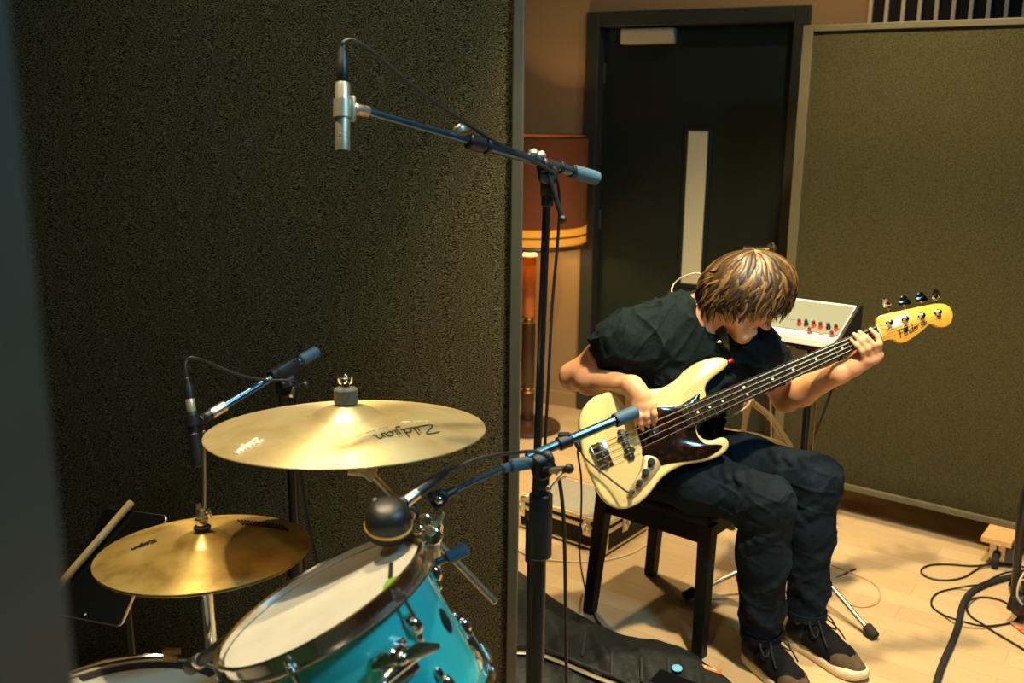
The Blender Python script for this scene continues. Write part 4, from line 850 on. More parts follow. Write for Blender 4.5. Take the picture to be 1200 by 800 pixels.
for k in range(4):
    o = bp(*POST[k], -.011); m_ = MB(); m_.lathe([(.0105, 0), (.0105, .0015), (.0080, .0025), (.0065, .004), (.0056, .011), (.0066, .0125), (.0066, .0165), (.0045, .0175), (.0005, .0175)], o, BN, 22); tp_ = m_.build('tuning_post', M['chrome'], hd)
    a, b, kind = KEYS[k]; ka, kb = bp(*a, -.030), bp(*b, -.030); ax_ = unit(ka-kb); o2 = o-BN*.019
    m_ = MB(); m_.cyl(bp(*POST[k], -.034), bp(*POST[k], -.0265), .012, 18, .002); m_.tube([bp(*POST[k], -.031), kb, lerp(kb, ka, .45)], .0032, 10); m_.cyl(lerp(kb, ka, .30), lerp(kb, ka, .50), .0050, 12, .001)
    tk = m_.build('tuning_shaft', M['chrome'], hd)
    g = unit(np.cross(ax_, BN)) if kind == 'face' else unit(BN+.25*BS); nrm = np.cross(ax_, g); c0 = lerp(kb, ka, .95)
    clov = []
    for q in range(40):
        w = 2*math.pi*q/40; rr_ = .0150*(1+.17*math.cos(3*w)); clov.append((rr_*math.cos(w)*.98, rr_*math.sin(w)*1.12))
    m_ = MB(); m_.slab([[c0+ax_*y*.9+g*x*.9+nrm*o for y, x in clov] if abs(o) > .0015 else [c0+ax_*y+g*x+nrm*o for y, x in clov] for o in (-.0022, -.0012, .0012, .0022)]); m_.build('tuning_key', M['tuner'] if k in (1, 2) else M['chrome'], hd)
o = bp(*c6([(603, 362)])[0], -.011); m_ = MB(); m_.lathe([(.0075, 0), (.0075, .002), (.0035, .003), (.0035, .006), (.0075, .0065), (.0070, .0085), (.0005, .0085)], o, BN, 18); m_.build('string_retainer', M['chrome'], hd)
# headstock script
def on_line(pa_, pb_, off):
    a, b = bp(*pa_, off), bp(*pb_, off); e_ = unit(b-a); f2 = np.cross(BN, e_); return a, e_, f2, np.linalg.norm(b-a)
a, e_, f2, Lw = on_line(c6([(570, 440)])[0], c6([(700, 372)])[0], -.0102)
m_ = MB(); hh = Lw/2.55; script(m_, 'Fender', lambda x, y: a+e_*x+f2*y, hh, .0013)
a2, e2_, f22, L2 = on_line(c6([(728, 362)])[0], c6([(778, 325)])[0], -.0102); script(m_, 'Jazz', lambda x, y: a2+e2_*x+f22*y, L2/1.9, .0009); m_.build('script_logo', M['ink'], hd)
# strings
order = [0, 1, 2, 3]
for k in range(4):
    pst = bp(*POST[k], .001); d_ = unit(BT); end = bl(S1+.003, STR_N[k], .0015)
    m_ = MB(); rr_ = .0014-.00022*k; m_.tube([bl(-.022, STR_B[k], -.004), bl(.004, STR_B[k], .0012), end, pst-BT*-.0058], rr_, 8); m_.build('string', M['string'], bass)
# strap buttons
m_ = MB(); hb_ = bp(853.5, 424, -.033); m_.cyl(hb_, hb_+BS*.012-BT*.002, .006, 14, .001); m_.cyl(hb_+BS*.010, hb_+BS*.014, .0085, 14, .001); m_.build('strap_button', M['red'], bass)
m_ = MB(); eb = bp(680, 512, -.033); m_.cyl(eb, eb-BS*.014, .006, 14, .001); m_.cyl(eb-BS*.010, eb-BS*.014, .009, 14, .001); m_.build('strap_button', M['chrome'], bass)
# ================================================================== signed-distance modelling for bodies and cloth
class SDF:
    def __init__(s, lo, hi, h):
        s.h = h; s.lo = np.array(lo, float); s.n = np.ceil((np.array(hi)-s.lo)/h).astype(int)+1; s.F = np.full(s.n, .5, np.float32)
    def block(s, a, b):
        i = np.maximum(0, np.floor((a-s.lo)/s.h).astype(int)); j = np.minimum(s.n, np.ceil((b-s.lo)/s.h).astype(int)+1)
        if np.any(j <= i): return None, None
        g = [(s.lo[k]+s.h*np.arange(i[k], j[k])).astype(np.float32) for k in range(3)]
        return (slice(i[0], j[0]), slice(i[1], j[1]), slice(i[2], j[2])), np.stack(np.meshgrid(*g, indexing='ij'), -1)
    def put(s, fn, a, b, k=.02, op='add'):
        m = k+3*s.h; sl, P = s.block(np.minimum(a, b)-m, np.maximum(a, b)+m)
        if sl is None: return
        d = fn(P).astype(np.float32); f = s.F[sl]
        if op == 'add': hh = np.maximum(k-np.abs(f-d), 0)/k; s.F[sl] = np.minimum(f, d)-hh*hh*k*.25
        else: d = -d; hh = np.maximum(k-np.abs(f-d), 0)/k; s.F[sl] = np.maximum(f, d)+hh*hh*k*.25
    def cap(s, a, b, r1, r2=None, k=.02, flat=None, cut=None, op='add'):
        a = np.asarray(a, np.float32); b = np.asarray(b, np.float32); r2 = r1 if r2 is None else r2; R = max(r1, r2)
        ba = b-a; L2 = float(ba@ba)+1e-12
        def fn(P):
            q = P-a; t = np.clip((q@ba)/L2, 0, 1); dl = q-t[..., None]*ba; r_ = r1+(r2-r1)*t; d2 = (dl*dl).sum(-1)
            if flat is not None:
                n, sc = flat; n = np.asarray(n, np.float32); dn = dl@n; d2 = d2+dn*dn*(1/sc**2-1); d = (np.sqrt(d2)-r_)*(sc if sc < 1 else 1)
            else: d = np.sqrt(d2)-r_
            for pp, nn in (cut or []): d = np.maximum(d, (P-np.asarray(pp, np.float32))@np.asarray(nn, np.float32))
            return d
        e = R*max(1, flat[1] if flat is not None else 1); s.put(fn, np.minimum(a, b)-e, np.maximum(a, b)+e, k, op)
    def ell(s, c, ax, r, k=.02, op='add', cut=None):
        c = np.asarray(c, np.float32); ax = np.asarray(ax, np.float32); r = np.asarray(r, np.float32)
        def fn(P):
            q = (P-c)@ax.T; k0 = np.sqrt(((q/r)**2).sum(-1)); k1 = np.sqrt(((q/r**2)**2).sum(-1))+1e-6; d = k0*(k0-1)/k1
            for pp, nn in (cut or []): d = np.maximum(d, (P-np.asarray(pp, np.float32))@np.asarray(nn, np.float32))
            return d
        e = float(r.max()); s.put(fn, c-e, c+e, k, op)
    def chain(s, P, R, k=.006, **kw):
        for i in range(len(P)-1): s.cap(P[i], P[i+1], R[i], R[i+1], k, **kw)
    def cut_plane(s, p, n): # remove everything on the +n side
        sl, P = s.block(s.lo, s.lo+s.h*s.n); s.F = np.maximum(s.F, ((P-np.asarray(p, np.float32))@np.asarray(n, np.float32)).astype(np.float32)[:s.n[0], :s.n[1], :s.n[2]])
    def mesh(s):
        Fv = s.F; I = Fv < 0; n = s.n; cnt = np.zeros(n-1, np.uint8)
        for i in (0, 1):
            for j in (0, 1):
                for k in (0, 1): cnt += I[i:n[0]-1+i, j:n[1]-1+j, k:n[2]-1+k]
        act = (cnt > 0) & (cnt < 8); c = np.argwhere(act); idx = np.full(n-1, -1, np.int32); idx[act] = np.arange(len(c))
        acc = np.zeros((len(c), 3)); num = np.zeros(len(c))
        cor = [(i, j, k) for i in (0, 1) for j in (0, 1) for k in (0, 1)]
        val = {q: Fv[c[:, 0]+q[0], c[:, 1]+q[1], c[:, 2]+q[2]] for q in cor}
        for q in cor:
            for a in range(3):
                if q[a]: continue
                q2 = list(q); q2[a] = 1; f0, f1 = val[q], val[tuple(q2)]; x = (f0 < 0) != (f1 < 0)
                t = np.where(x, f0/np.where(x, f0-f1, 1), 0); p = np.tile(np.array(q, float), (len(c), 1)); p[:, a] = t; acc[x] += p[x]; num[x] += 1
        vs = s.lo+(c+acc/num[:, None])*s.h; fs = []
        for a in range(3):
            sl0 = [slice(1, m-1) for m in n]; sl1 = list(sl0); sl0[a] = slice(0, n[a]-1); sl1[a] = slice(1, n[a])
            A, B = I[tuple(sl0)], I[tuple(sl1)]; e = np.argwhere(A != B); inn = A[tuple(e.T)]
            off = np.ones(3, int); off[a] = 0; e = e+off; b, d = (a+1) % 3, (a+2) % 3
            u_ = np.zeros(3, int); u_[b] = 1; w_ = np.zeros(3, int); w_[d] = 1
            g = lambda E: idx[E[:, 0], E[:, 1], E[:, 2]]
            Q = np.stack([g(e-u_-w_), g(e-w_), g(e), g(e-u_)], 1); Q[~inn] = Q[~inn][:, ::-1]; fs.append(Q)
        return vs, np.concatenate(fs)
def sdf_obj(name, sd, mats, parent, iters=2, keep=True, paint=None, fold=None):
    vs, fs = sd.mesh(); nv = len(vs)
    E = np.concatenate([fs[:, [0, 1]], fs[:, [1, 2]], fs[:, [2, 3]], fs[:, [3, 0]]])
    for _ in range(iters):
        acc = np.zeros((nv, 3)); num = np.zeros(nv)
        for a, b in ((0, 1), (1, 0)): np.add.at(acc, E[:, a], vs[E[:, b]]); np.add.at(num, E[:, a], 1)
        vs = vs*.4+acc/num[:, None]*.6
    me = bpy.data.meshes.new(name); base = world_loc(parent)
    if fold is not None: vs = fold(vs, fs)
    me.vertices.add(nv); me.vertices.foreach_set('co', (vs-base).ravel().astype(np.float32)); nf = len(fs)
    me.loops.add(nf*4); me.loops.foreach_set('vertex_index', fs.ravel().astype(np.int32)); me.polygons.add(nf)
    me.polygons.foreach_set('loop_start', np.arange(0, nf*4, 4, dtype=np.int32)); me.polygons.foreach_set('use_smooth', np.ones(nf, bool))
    for m in (mats if isinstance(mats, list) else [mats]): me.materials.append(m)
    if paint is not None: me.polygons.foreach_set('material_index', paint(vs[fs].mean(1)).astype(np.int32))
    me.update(calc_edges=True); me.validate(); o = bpy.data.objects.new(name, me); COL.objects.link(o); o.parent = parent
    print(name, nv, nf); return o
from mathutils import noise as MN
BPOLY = np.array([bst(*p) for p in BODY])
def press(vs):      # cloth lying behind the bass is pushed flat against its back
    q = vs-BB; S_, T_, N_ = q@BS, q@BT, q@BN; ins = np.zeros(len(vs), bool); n = len(BPOLY)
    for i in range(n):
        (x0, y0), (x1, y1) = BPOLY[i], BPOLY[(i+1) % n]; c = (y0 > T_) != (y1 > T_)
        ins ^= c & (S_ < (x1-x0)*(T_-y0)/((y1-y0) if y1 != y0 else 1e-9)+x0)
    neck = (S_ > .2) & (S_ < .9) & (np.abs(T_) < .035)
    lim = np.where(ins, -.056, np.where(neck, -.034, 9.)); d = np.clip(N_-lim, 0, None); d[N_ > .06] = 0
    return vs-BN*d[:, None]
def wrinkles(amp, freq, dirs, mask=None, seed=0):
    # raised folds: ridged noise, drawn out along the pull of the cloth
    def fn(vs, fs):
        N = normals(vs, fs); D = np.zeros(len(vs))
        for d, f_, a in zip(dirs, freq, amp):
            x, y, z = frame(d); L = np.stack([vs@x*f_, vs@y*f_, vs@z*f_*.22], 1)+seed
            r_ = np.array([1-2.2*abs(MN.noise(Vector(p))) for p in L]); D += a*np.clip(r_, -.2, 1)**3
        if mask is not None: D = D*mask(vs)
        return press(vs+N*D[:, None])
    return fn
def normals(vs, fs):
    a = vs[fs[:, 2]]-vs[fs[:, 0]]; b = vs[fs[:, 3]]-vs[fs[:, 1]]; n = np.cross(a, b); N = np.zeros_like(vs)
    for k in range(4): np.add.at(N, fs[:, k], n)
    return N/(np.linalg.norm(N, axis=1)[:, None]+1e-12)

# ================================================================== the player
FACE = unit(V(.72, -.69, 0)); LEFT = unit(V(.69, .72, 0))
PEL = V(.455, 2.965, .555)
HIPR, HIPL = PEL-LEFT*.088+V(0, 0, -.015), PEL+LEFT*.088+V(0, 0, -.015)
KNR, KNL = at_Y(899, 589, 2.61), at_Y(956, 562, 2.775)
ANR, ANL = at_z(892, 752, .085), at_z(945, 730, .085)
NECK = at_Y(820, 372, 2.86)
SHR, SHL = at_Y(738, 397, 2.80), at_Y(884, 411, 2.88)
ELR, WRR = at_d(672, 441, 3.03), bp(741, 452, .030)
ELL, WRL = at_d(921, 466, 3.10), bp(984, 437, -.052)
print('arm lengths', [round(float(np.linalg.norm(a-b)), 3) for a, b in ((SHR, ELR), (ELR, WRR), (SHL, ELL), (ELL, WRL), (HIPR, KNR), (HIPL, KNL), (KNR, ANR), (KNL, ANL), (PEL, NECK), (SHR, SHL))], KNR, KNL, NECK, ANR, ANL)
person = thing('person', 'seated person in black t-shirt and dark jeans bent over the cream bass guitar', 'person', V(PEL[0], PEL[1], .43))
HD = at_d(880, 341, 2.82)
HG = unit(V(.68, -.20, -.69)); HU = unit(V(.70, .02, .70)); HU = unit(HU-HG*(HU@HG)); HL = np.cross(HU, HG)     # gaze, crown, left ear
AX = np.array([HG, HL, HU])
def hp(g, l, u): return HD+HG*g+HL*l+HU*u
sd = SDF((.05, 2.40, .02), (1.15, 3.22, 1.27), .0034)
# trunk
CH = lerp(PEL, NECK, .68)+V(.0, -.0, .0); TU = unit(NECK-PEL); TL_ = unit(SHL-SHR); TF = unit(np.cross(TU, TL_)); TF = TF if TF[1] < 0 else -TF; TL_ = np.cross(TF, TU); TL_ = TL_ if TL_[0] > 0 else -TL_
TAX = np.array([TL_, TF, TU])
def trunk(s, g):
    s.cap(HIPR, HIPL, .092+g, .092+g, .05); s.ell(lerp(PEL, NECK, .22), TAX, (.145+g, .108+g, .14+g), .06)
    s.ell(lerp(PEL, NECK, .45), TAX, (.138+g, .105+g, .15+g), .06); s.ell(CH, TAX, (.158+g, .112+g, .17+g), .06)
    s.cap(lerp(SHR, NECK, .12)+TU*-.01, lerp(SHL, NECK, .12)+TU*-.01, .058+g, .058+g, .06); s.cap(NECK-TU*.05-TF*.02, NECK-TU*.0, .078+g, .062+g, .05)
    s.cap(SHR, lerp(SHR, NECK, .6)+TU*.022, .056+g, .055+g, .05); s.cap(SHL, lerp(SHL, NECK, .6)+TU*.02, .054+g, .055+g, .05)
trunk(sd, 0)
# neck and head
SKB = hp(-.050, 0, -.050); sd.cap(NECK-TU*.03, SKB, .060, .056, .04); sd.cap(NECK, hp(.0, 0, -.07), .050, .047, .04)
sd.ell(hp(-.006, 0, .028), AX, (.096, .075, .086), .02); sd.ell(hp(.026, 0, -.042), AX, (.062, .056, .072), .03)
sd.cap(hp(-.02, -.048, -.055), hp(.070, -.012, -.100), .021, .020, .025); sd.cap(hp(-.02, .048, -.055), hp(.070, .012, -.100), .021, .020, .025)
sd.ell(hp(.079, 0, -.100), AX, (.018, .022, .018), .02)
sd.cap(hp(.086, 0, .005), hp(.102, 0, -.036), .0075, .010, .012); sd.ell(hp(.103, 0, -.037), AX, (.010, .011, .009), .008)
for s in (-1, 1):
    sd.ell(hp(.094, s*.011, -.042), AX, (.008, .007, .007), .006); sd.cap(hp(.078, s*.018, .018), hp(.070, s*.045, .017), .010, .009, .015)
    sd.ell(hp(.080, s*.031, -.002), AX, (.012, .014, .010), .008, op='sub'); sd.ell(hp(.060, s*.042, -.032), AX, (.022, .022, .02), .02)
    sd.ell(hp(-.012, s*.078, -.012), AX, (.018, .008, .031), .006); sd.ell(hp(-.010, s*.085, -.010), AX, (.010, .005, .020), .004, op='sub')
sd.cap(hp(.089, -.016, -.070), hp(.089, .016, -.070), .009, .009, .008); sd.cap(hp(.089, -.015, -.080), hp(.089, .015, -.080), .009, .009, .008)
sd.cap(hp(.101, -.02, -.0745), hp(.101, .02, -.0745), .0022, .0022, .002, op='sub')
# legs (beneath the jeans)
for H_, K_, A_ in ((HIPR, KNR, ANR), (HIPL, KNL, ANL)):
    sd.cap(H_, K_, .080, .052, .03); sd.cap(K_, A_, .052, .036, .03)
# arms
def arm(s, S_, E_, W_, r, k=.025):
    s.cap(S_, lerp(S_, E_, .5), r[0], r[1], k); s.cap(lerp(S_, E_, .5), E_, r[1], r[2], k); s.cap(E_, lerp(E_, W_, .3), r[2]*.98, r[3], k); s.cap(lerp(E_, W_, .3), W_, r[3], r[4], k)
arm(sd, SHR, ELR, WRR, (.052, .046, .039, .043, .027)); arm(sd, SHL, ELL, WRL, (.052, .045, .040, .044, .028))
# right hand: wrist bent over the body edge, fingers hanging to the strings
def hand(s, W_, palm, knuck, fingers, thumb, pr, fr):
    for q in knuck: s.cap(W_, q, pr[0], pr[1], .014)
    for i in range(len(knuck)-1): s.cap(knuck[i], knuck[i+1], pr[1], pr[1], .010)
    for f_, r_ in zip(fingers, fr): s.chain(f_, [r_*1.05, r_, r_*.93, r_*.82][:len(f_)], .005)
    s.chain(thumb[0], thumb[1], .010)
kR = [bp(744.5, 473.5, .037), bp(751, 476, .043), bp(758, 476.5, .045), bp(764.5, 474.5, .041)]
fR = [[kR[0], bp(743.5, 483, .044), bp(744.5, 490, .032), bp(746.5, 494.5, .018)],
      [kR[1], bp(749.5, 487, .048), bp(750.5, 496, .034), bp(752.5, 502, .014)],
      [kR[2], bp(757.5, 487, .050), bp(758.0, 494, .036), bp(759, 498, .016)],
      [kR[3], bp(767, 484.5, .046), bp(767.5, 491, .032), bp(766.5, 495.5, .012)]]
thR = ([bp(743, 457, .020), bp(739, 470, .012), bp(738, 481, .006), bp(740, 490, .0)], [.017, .013, .0105, .0085])
sd.cap(WRR, bp(752, 464, .040), .026, .024, .02)
hand(sd, bp(747, 459, .035), None, kR, fR, thR, (.021, .0115), (.0078, .0086, .0088, .0085))
kL = [bp(1014.5, 421.5, -.004), bp(1020.5, 421, -.006), bp(1026, 419.5, -.008), bp(1030, 416, -.012)]
fL = [[kL[0], bp(1010, 411.5, .019), bp(1004, 404.5, .020), bp(998.5, 399.5, .011)],
      [kL[1], bp(1017, 408.5, .023), bp(1009, 399, .023), bp(1001.5, 392.5, .011)],
      [kL[2], bp(1024, 404, .024), bp(1016, 396, .023), bp(1007.5, 389.5, .011)],
      [kL[3], bp(1031, 402.5, .021), bp(1028, 393, .018), bp(1020.5, 386.5, .010)]]
thL = ([bp(990, 433, -.052), bp(1000, 423, -.048), bp(1007, 409, -.046), bp(1010, 396, -.042)], [.017, .014, .011, .009])
sd.cap(WRL, bp(1000, 429, -.040), .027, .025, .02)
hand(sd, bp(1000, 430, -.036), None, kL, fL, thL, (.020, .0115), (.0074, .0083, .0086, .0082))
body = sdf_obj('body', sd, [M['skin'], M['lips']], person, 2, paint=lambda c: ((np.abs((c-hp(.095, 0, -.0745))@HU) < .011) & (np.abs((c-HD)@HL) < .021) & ((c-HD)@HG > .090)).astype(int))
for s in (-1, 1):
    m_ = MB(); c = hp(.071, s*.031, -.001); m_.ball(c, .0125, 18, AX); ey_ = m_.build('eye', M['eye'], person)
    m_ = MB(); d = unit(HG*.8-HU*.55); m_.cyl(c+d*.0112, c+d*.0129, .0055, 16); m_.build('iris', M['iris'], ey_)
    m_ = MB(); m_.tube(smooth_path([hp(.086, s*.018, .021), hp(.084, s*.032, .026), hp(.070, s*.048, .020)], 4), [.003, .0042, .002], 8); m_.build('eyebrow', M['hair_d'], person)
# fingernails on the fingers facing the camera
for f_ in fL+fR:
    d = unit(f_[3]-f_[2]); nn = unit(BN-d*(BN@d)); o = f_[3]+d*.001+nn*.0062; m_ = MB(); m_.ball(o, .0052, 12, (d, np.cross(nn, d), nn), (1.05, .85, .30)); m_.build('fingernail', M['nail'], person)

# --- t-shirt
sh = SDF((.05, 2.60, .42), (1.05, 3.20, 1.16), .0042)
trunk(sh, .010)
sh.ell(lerp(PEL, NECK, .16), TAX, (.155, .122, .10), .05)
hmR = lerp(SHR, ELR, .40); dR = unit(ELR-SHR); hmL = lerp(SHL, ELL, .48); dL = unit(ELL-SHL)
sh.cap(SHR+V(0, 0, .0), lerp(SHR, ELR, .8), .064, .064, .04, cut=[(hmR, dR)]); sh.cap(SHL, lerp(SHL, ELL, .8), .066, .064, .045, cut=[(hmL, dL)])
# folds raised on the cloth
random.seed(5)
def foldline(pts, r_): sh.chain([np.asarray(p) for p in pts], [r_*.5]+[r_]*(len(pts)-2)+[r_*.5], .022)
def on_tr(l, f_, u_): return lerp(PEL, NECK, u_)+TL_*l+TF*f_
for k in range(5):
    u0 = .78-.10*k; foldline([on_tr(-.15+.01*k, .06, u0), on_tr(-.07, .122, u0-.10), on_tr(.02, .120, u0-.19), on_tr(.09, .104, u0-.24)], .013)
for k in range(3): foldline([on_tr(.14, .05, .80-.1*k), on_tr(.08, .115, .70-.1*k), on_tr(.0, .126, .60-.1*k)], .012)
for S_, E_ in ((SHR, ELR), (SHL, ELL)):
    ax_, ay_, az_ = frame(E_-S_)
    for k in range(4):
        t = .06+.085*k; c = lerp(S_, E_, t); P = []
        for q in range(6): w = -1.6+.62*q+k*.6; P.append(c+(E_-S_)*.05*math.sin(q+k)+ (ax_*math.cos(w)+ay_*math.sin(w))*.066)
        foldline(P, .0085)
# sleeve openings and neck opening
sh.cap(lerp(SHR, ELR, .30), lerp(SHR, ELR, .75), .054, .060, .004, op='sub'); sh.cap(lerp(SHL, ELL, .36), lerp(SHL, ELL, .85), .053, .059, .004, op='sub')
nd = unit(hp(-.01, 0, -.06)-NECK); CO = NECK+nd*.030
sh.cap(CO+nd*.004, CO+nd*.16, .070, .085, .006, op='sub')
shirt = sdf_obj('t_shirt', sh, M['shirt'], person, 3, fold=wrinkles((.011, .008), (15, 24), (unit(V(.75, 0, -.65)), unit(V(.5, .2, .8))), seed=3))
ca_, cb_, _ = frame(nd)
m_ = MB(); m_.torus(CO+nd*.004, nd, .0715, .0055, 48, 8); m_.build('collar', M['shirt'], shirt)
# --- jeans
je = SDF((.20, 2.42, .05), (1.08, 3.20, .76), .0044)
je.cap(HIPR, HIPL, .104, .104, .05); je.ell(lerp(PEL, NECK, .10), TAX, (.150, .116, .085), .05)
for H_, K_, A_, rr_ in ((HIPR, KNR, ANR, (.094, .086, .070, .070, .064, .054)), (HIPL, KNL, ANL, (.094, .084, .067, .066, .060, .051))):
    M1 = lerp(H_, K_, .5); C1 = lerp(K_, A_, .35)+(FACE*-.008); cutp = A_+V(0, 0, .022); cd_ = unit(A_-K_)
    je.cap(H_, M1, rr_[0], rr_[1], .04); je.cap(M1, K_, rr_[1], rr_[2], .04); je.cap(K_, C1, rr_[2], rr_[3], .035); je.cap(C1, A_, rr_[3], rr_[5], .03, cut=[(cutp, cd_)])
    ax_, ay_, az_ = frame(K_-H_)
    for k in range(7):      # drag lines fanning out from the hip and behind the knee
        t = .30+.095*k; c = lerp(H_, K_, t); P = []
        for q in range(5): w = .2+.45*q; P.append(c+(K_-H_)*(.05*q-.10)+(ax_*math.cos(w+.5)+V(0, 0, 1)*math.sin(w+.2))*lerp(rr_[1], rr_[2], t)*.98)
        je.chain(P, [.002, .006, .007, .006, .002], .02)
    sx, sy, sz = frame(A_-K_, FACE)
    for k in range(8):
        t = .10+.11*k+.02*(k % 2); c = lerp(K_, A_, t); P = []; a0 = 2.4*k
        for q in range(5): w = a0+.42*q; P.append(c+(A_-K_)*(.05*q-.10)*(1 if k % 2 else -1)+(sx*math.cos(w)+sy*math.sin(w))*np.interp(t, [0, .35, 1], [rr_[2], rr_[3], rr_[5]])*.98)
        je.chain(P, [.001, .0035, .0045, .0035, .001], .022)
    je.cap(A_+V(0, 0, .05), A_-V(0, 0, .06), .043, .045, .003, op='sub')
def jean_mask(vs):
    w = np.full(len(vs), .30)
    for c, s_, a in ((KNR, .11, 1.0), (KNL, .11, 1.0), (lerp(HIPR, KNR, .35), .12, 1.0), (lerp(HIPL, KNL, .4), .12, 1.0), (ANR+V(0, 0, .10), .09, .9), (ANL+V(0, 0, .10), .09, .9)): w = np.maximum(w, a*np.exp(-((vs-c)**2).sum(1)/(2*s_*s_)))
    return w
jeans = sdf_obj('jeans', je, M['jeans'], person, 3, fold=wrinkles((.0075, .0055), (17, 27), (unit(V(.55, -.35, .75)), unit(V(.8, -.5, -.2))), jean_mask, 8))
for H_, K_, A_, r_ in ((HIPR, KNR, ANR, .0585), (HIPL, KNL, ANL, .0555)):
    c = A_+V(0, 0, .028); d = unit(A_-K_); m_ = MB(); m_.lathe([(r_+.001, -.02), (r_+.0035, -.018), (r_+.0035, .003), (r_-.001, .006), (r_-.004, .0)], lerp(A_, K_, .06), d, 40, closed=True); m_.build('hem', M['jeans'], jeans)
# --- hair: a full cap plus overlapping wavy locks
hc = at_d(875, 339, 2.835); HR_ = V(.139, .108, .110)
hx = unit(V(1, -.10, .26)); hz2 = unit(V(.05, -.02, 1)-hx*(V(.05, -.02, 1)@hx)); hy = np.cross(hz2, hx); HAX = np.array([hx, hy, hz2])
ha_ = SDF(hc-.19, hc+.19, .0034)
ha_.ell(hc, HAX, HR_*.955, .01)
ha_.ell(hp(.085, 0, -.085), AX, (.075, .12, .060), .02, op='sub')              # open in front of the face
ha_.put(lambda P: (P-np.float32(hp(.0, 0, -.105)))@np.float32(HU*.75+V(0, 0, .5)), hc-.19, hc+.19, .02, op='sub')
hair = sdf_obj('hair', ha_, M['hair_d'], person, 3)
crown = unit(V(.095, -.045, .9)); random.seed(21); lk = [MB(), MB(), MB()]
cx, cy, cz = frame(crown, (1, 0, 0))
def surf(dv, g): q = HAX@dv; return hc+dv*(1/np.linalg.norm(q/HR_))*g
NL = 620; fdir = unit(V(HG[0], HG[1], 0))
for i in range(NL):
    phi = 2*math.pi*(i*.61803 % 1); lay = random.random(); st = random.uniform(.02, .30) if i % 2 else random.uniform(.3, 1.05)
    dirh = math.cos(phi)*cx+math.sin(phi)*cy; facing = dirh@fdir
    end = random.uniform(1.55, 2.10)
    if facing > .35: end = random.uniform(1.62, 2.00)
    if dirh[0] < -.3: end += .06
    if i % 7 == 0: end -= random.uniform(.1, .5)
    wav = random.uniform(.05, .11); fq = random.uniform(4.5, 8); ph = 1.3*math.sin(3*phi)+random.uniform(-.8, .8); tw = .20*math.sin(2*phi)+random.uniform(-.12, .12); P = []; R_ = []; n = 16
    curl = random.uniform(-.3, 1)
    for k in range(n):
        t = k/(n-1); a = st+(end-st)*t; w = phi+tw*t+wav*t*math.sin(fq*t*1.5+ph)*2.0
        dv = unit(crown*math.cos(a)+(math.cos(w)*cx+math.sin(w)*cy)*math.sin(a)); g = .955+.055*lay+.040*math.sin(fq*1.2*t+ph)*t*t+.16*curl*max(0, t-.80)
        p = surf(dv, g)
        if a > 1.5: p = p+V(0, 0, -.045*(a-1.5))
        P.append(p); R_.append(.0056*min(1, .30+2.6*t)*(1-.86*max(0, (t-.55)/.45)))
    e_ = P[-1]-HD
    if e_@HG > .06 and e_@HU < -.03 and abs(e_@HL) < .035: P = P[:12]; R_ = R_[:11]+[.0006]
    c_ = random.random()+.12*math.sin(5*phi); mi = 0 if c_ < .40 else (1 if c_ < .78 else 2)
    lk[mi].tube(P, R_, 6, flat=(1.5, .5), hint=P[0]-hc)
for mb_, mt in zip(lk, ('hair_d', 'hair_m', 'hair_l')): mb_.build('hair_lock', M[mt], hair, smooth=60)['kind'] = 'stuff'
# --- trainers
def shoe(ank, toe, label_side):
    d = unit(V(toe[0]-ank[0], toe[1]-ank[1], 0)); s_ = V(-d[1], d[0], 0); base = V(ank[0], ank[1], 0)-d*.062; L = .285
    A = (d, s_, Z3); Pt = lambda x, y, z: base+d*x+s_*y+Z3*z
    def halfw(x): t = x/L; return np.interp(t, [0, .04, .15, .35, .55, .75, .88, .96, 1], [.008, .026, .034, .035, .041, .046, .040, .026, .006])
    xs = np.concatenate([L*(1-np.cos(np.linspace(0, np.pi, 26)))/2]); left = [(x, halfw(x)) for x in xs]; ring = left+[(x, -w) for x, w in left[::-1][1:-1]]
    def rr(z, g): cx_ = L/2; return [Pt(cx_+(x-cx_)*(1+g*.6), y*(1+g*2.2)+0, z+(.012*max(0, (x/L-.80)/.2)**2 if z < .02 else .006*max(0, (x/L-.8)/.2))) for x, y in ring]
    up = SDF(base-V(.33, .33, .02), base+V(.33, .33, .17), .0036)
    up.chain([Pt(.030, 0, .050), Pt(.085, 0, .060), Pt(.14, 0, .052), Pt(.20, .0, .036), Pt(.248, 0, .026)], [.036, .040, .041, .040, .030], .02, flat=(Z3, .95))
    up.cap(Pt(.040, 0, .075), Pt(.045, 0, .105), .034, .036, .02); up.cap(Pt(.075, 0, .075), Pt(.085, 0, .100), .034, .034, .02); up.cap(Pt(.10, 0, .085), Pt(.145, 0, .068), .026, .026, .02)
    up.put(lambda P: (P-np.float32(base+Z3*.022))@np.float32(Z3), base-.33, base+V(.33, .33, .17), .002, op='sub')
    up.cap(Pt(.058, 0, .09), Pt(.060, 0, .17), .034, .038, .006, op='sub')
    def paint(c):
        q = c-base; x = q@d; y = q@s_; z = q[:, 2]; m = np.zeros(len(c), int)
        m[(x > .085) & (x < .25)] = 1; m[(x > .236-.045*np.clip((np.abs(y)-.012)/.03, 0, 1))] = 2; m[(z > .088) & (x < .05)] = 0
        return m
    return base, d, s_, Pt, rr, up, paint, halfw, L
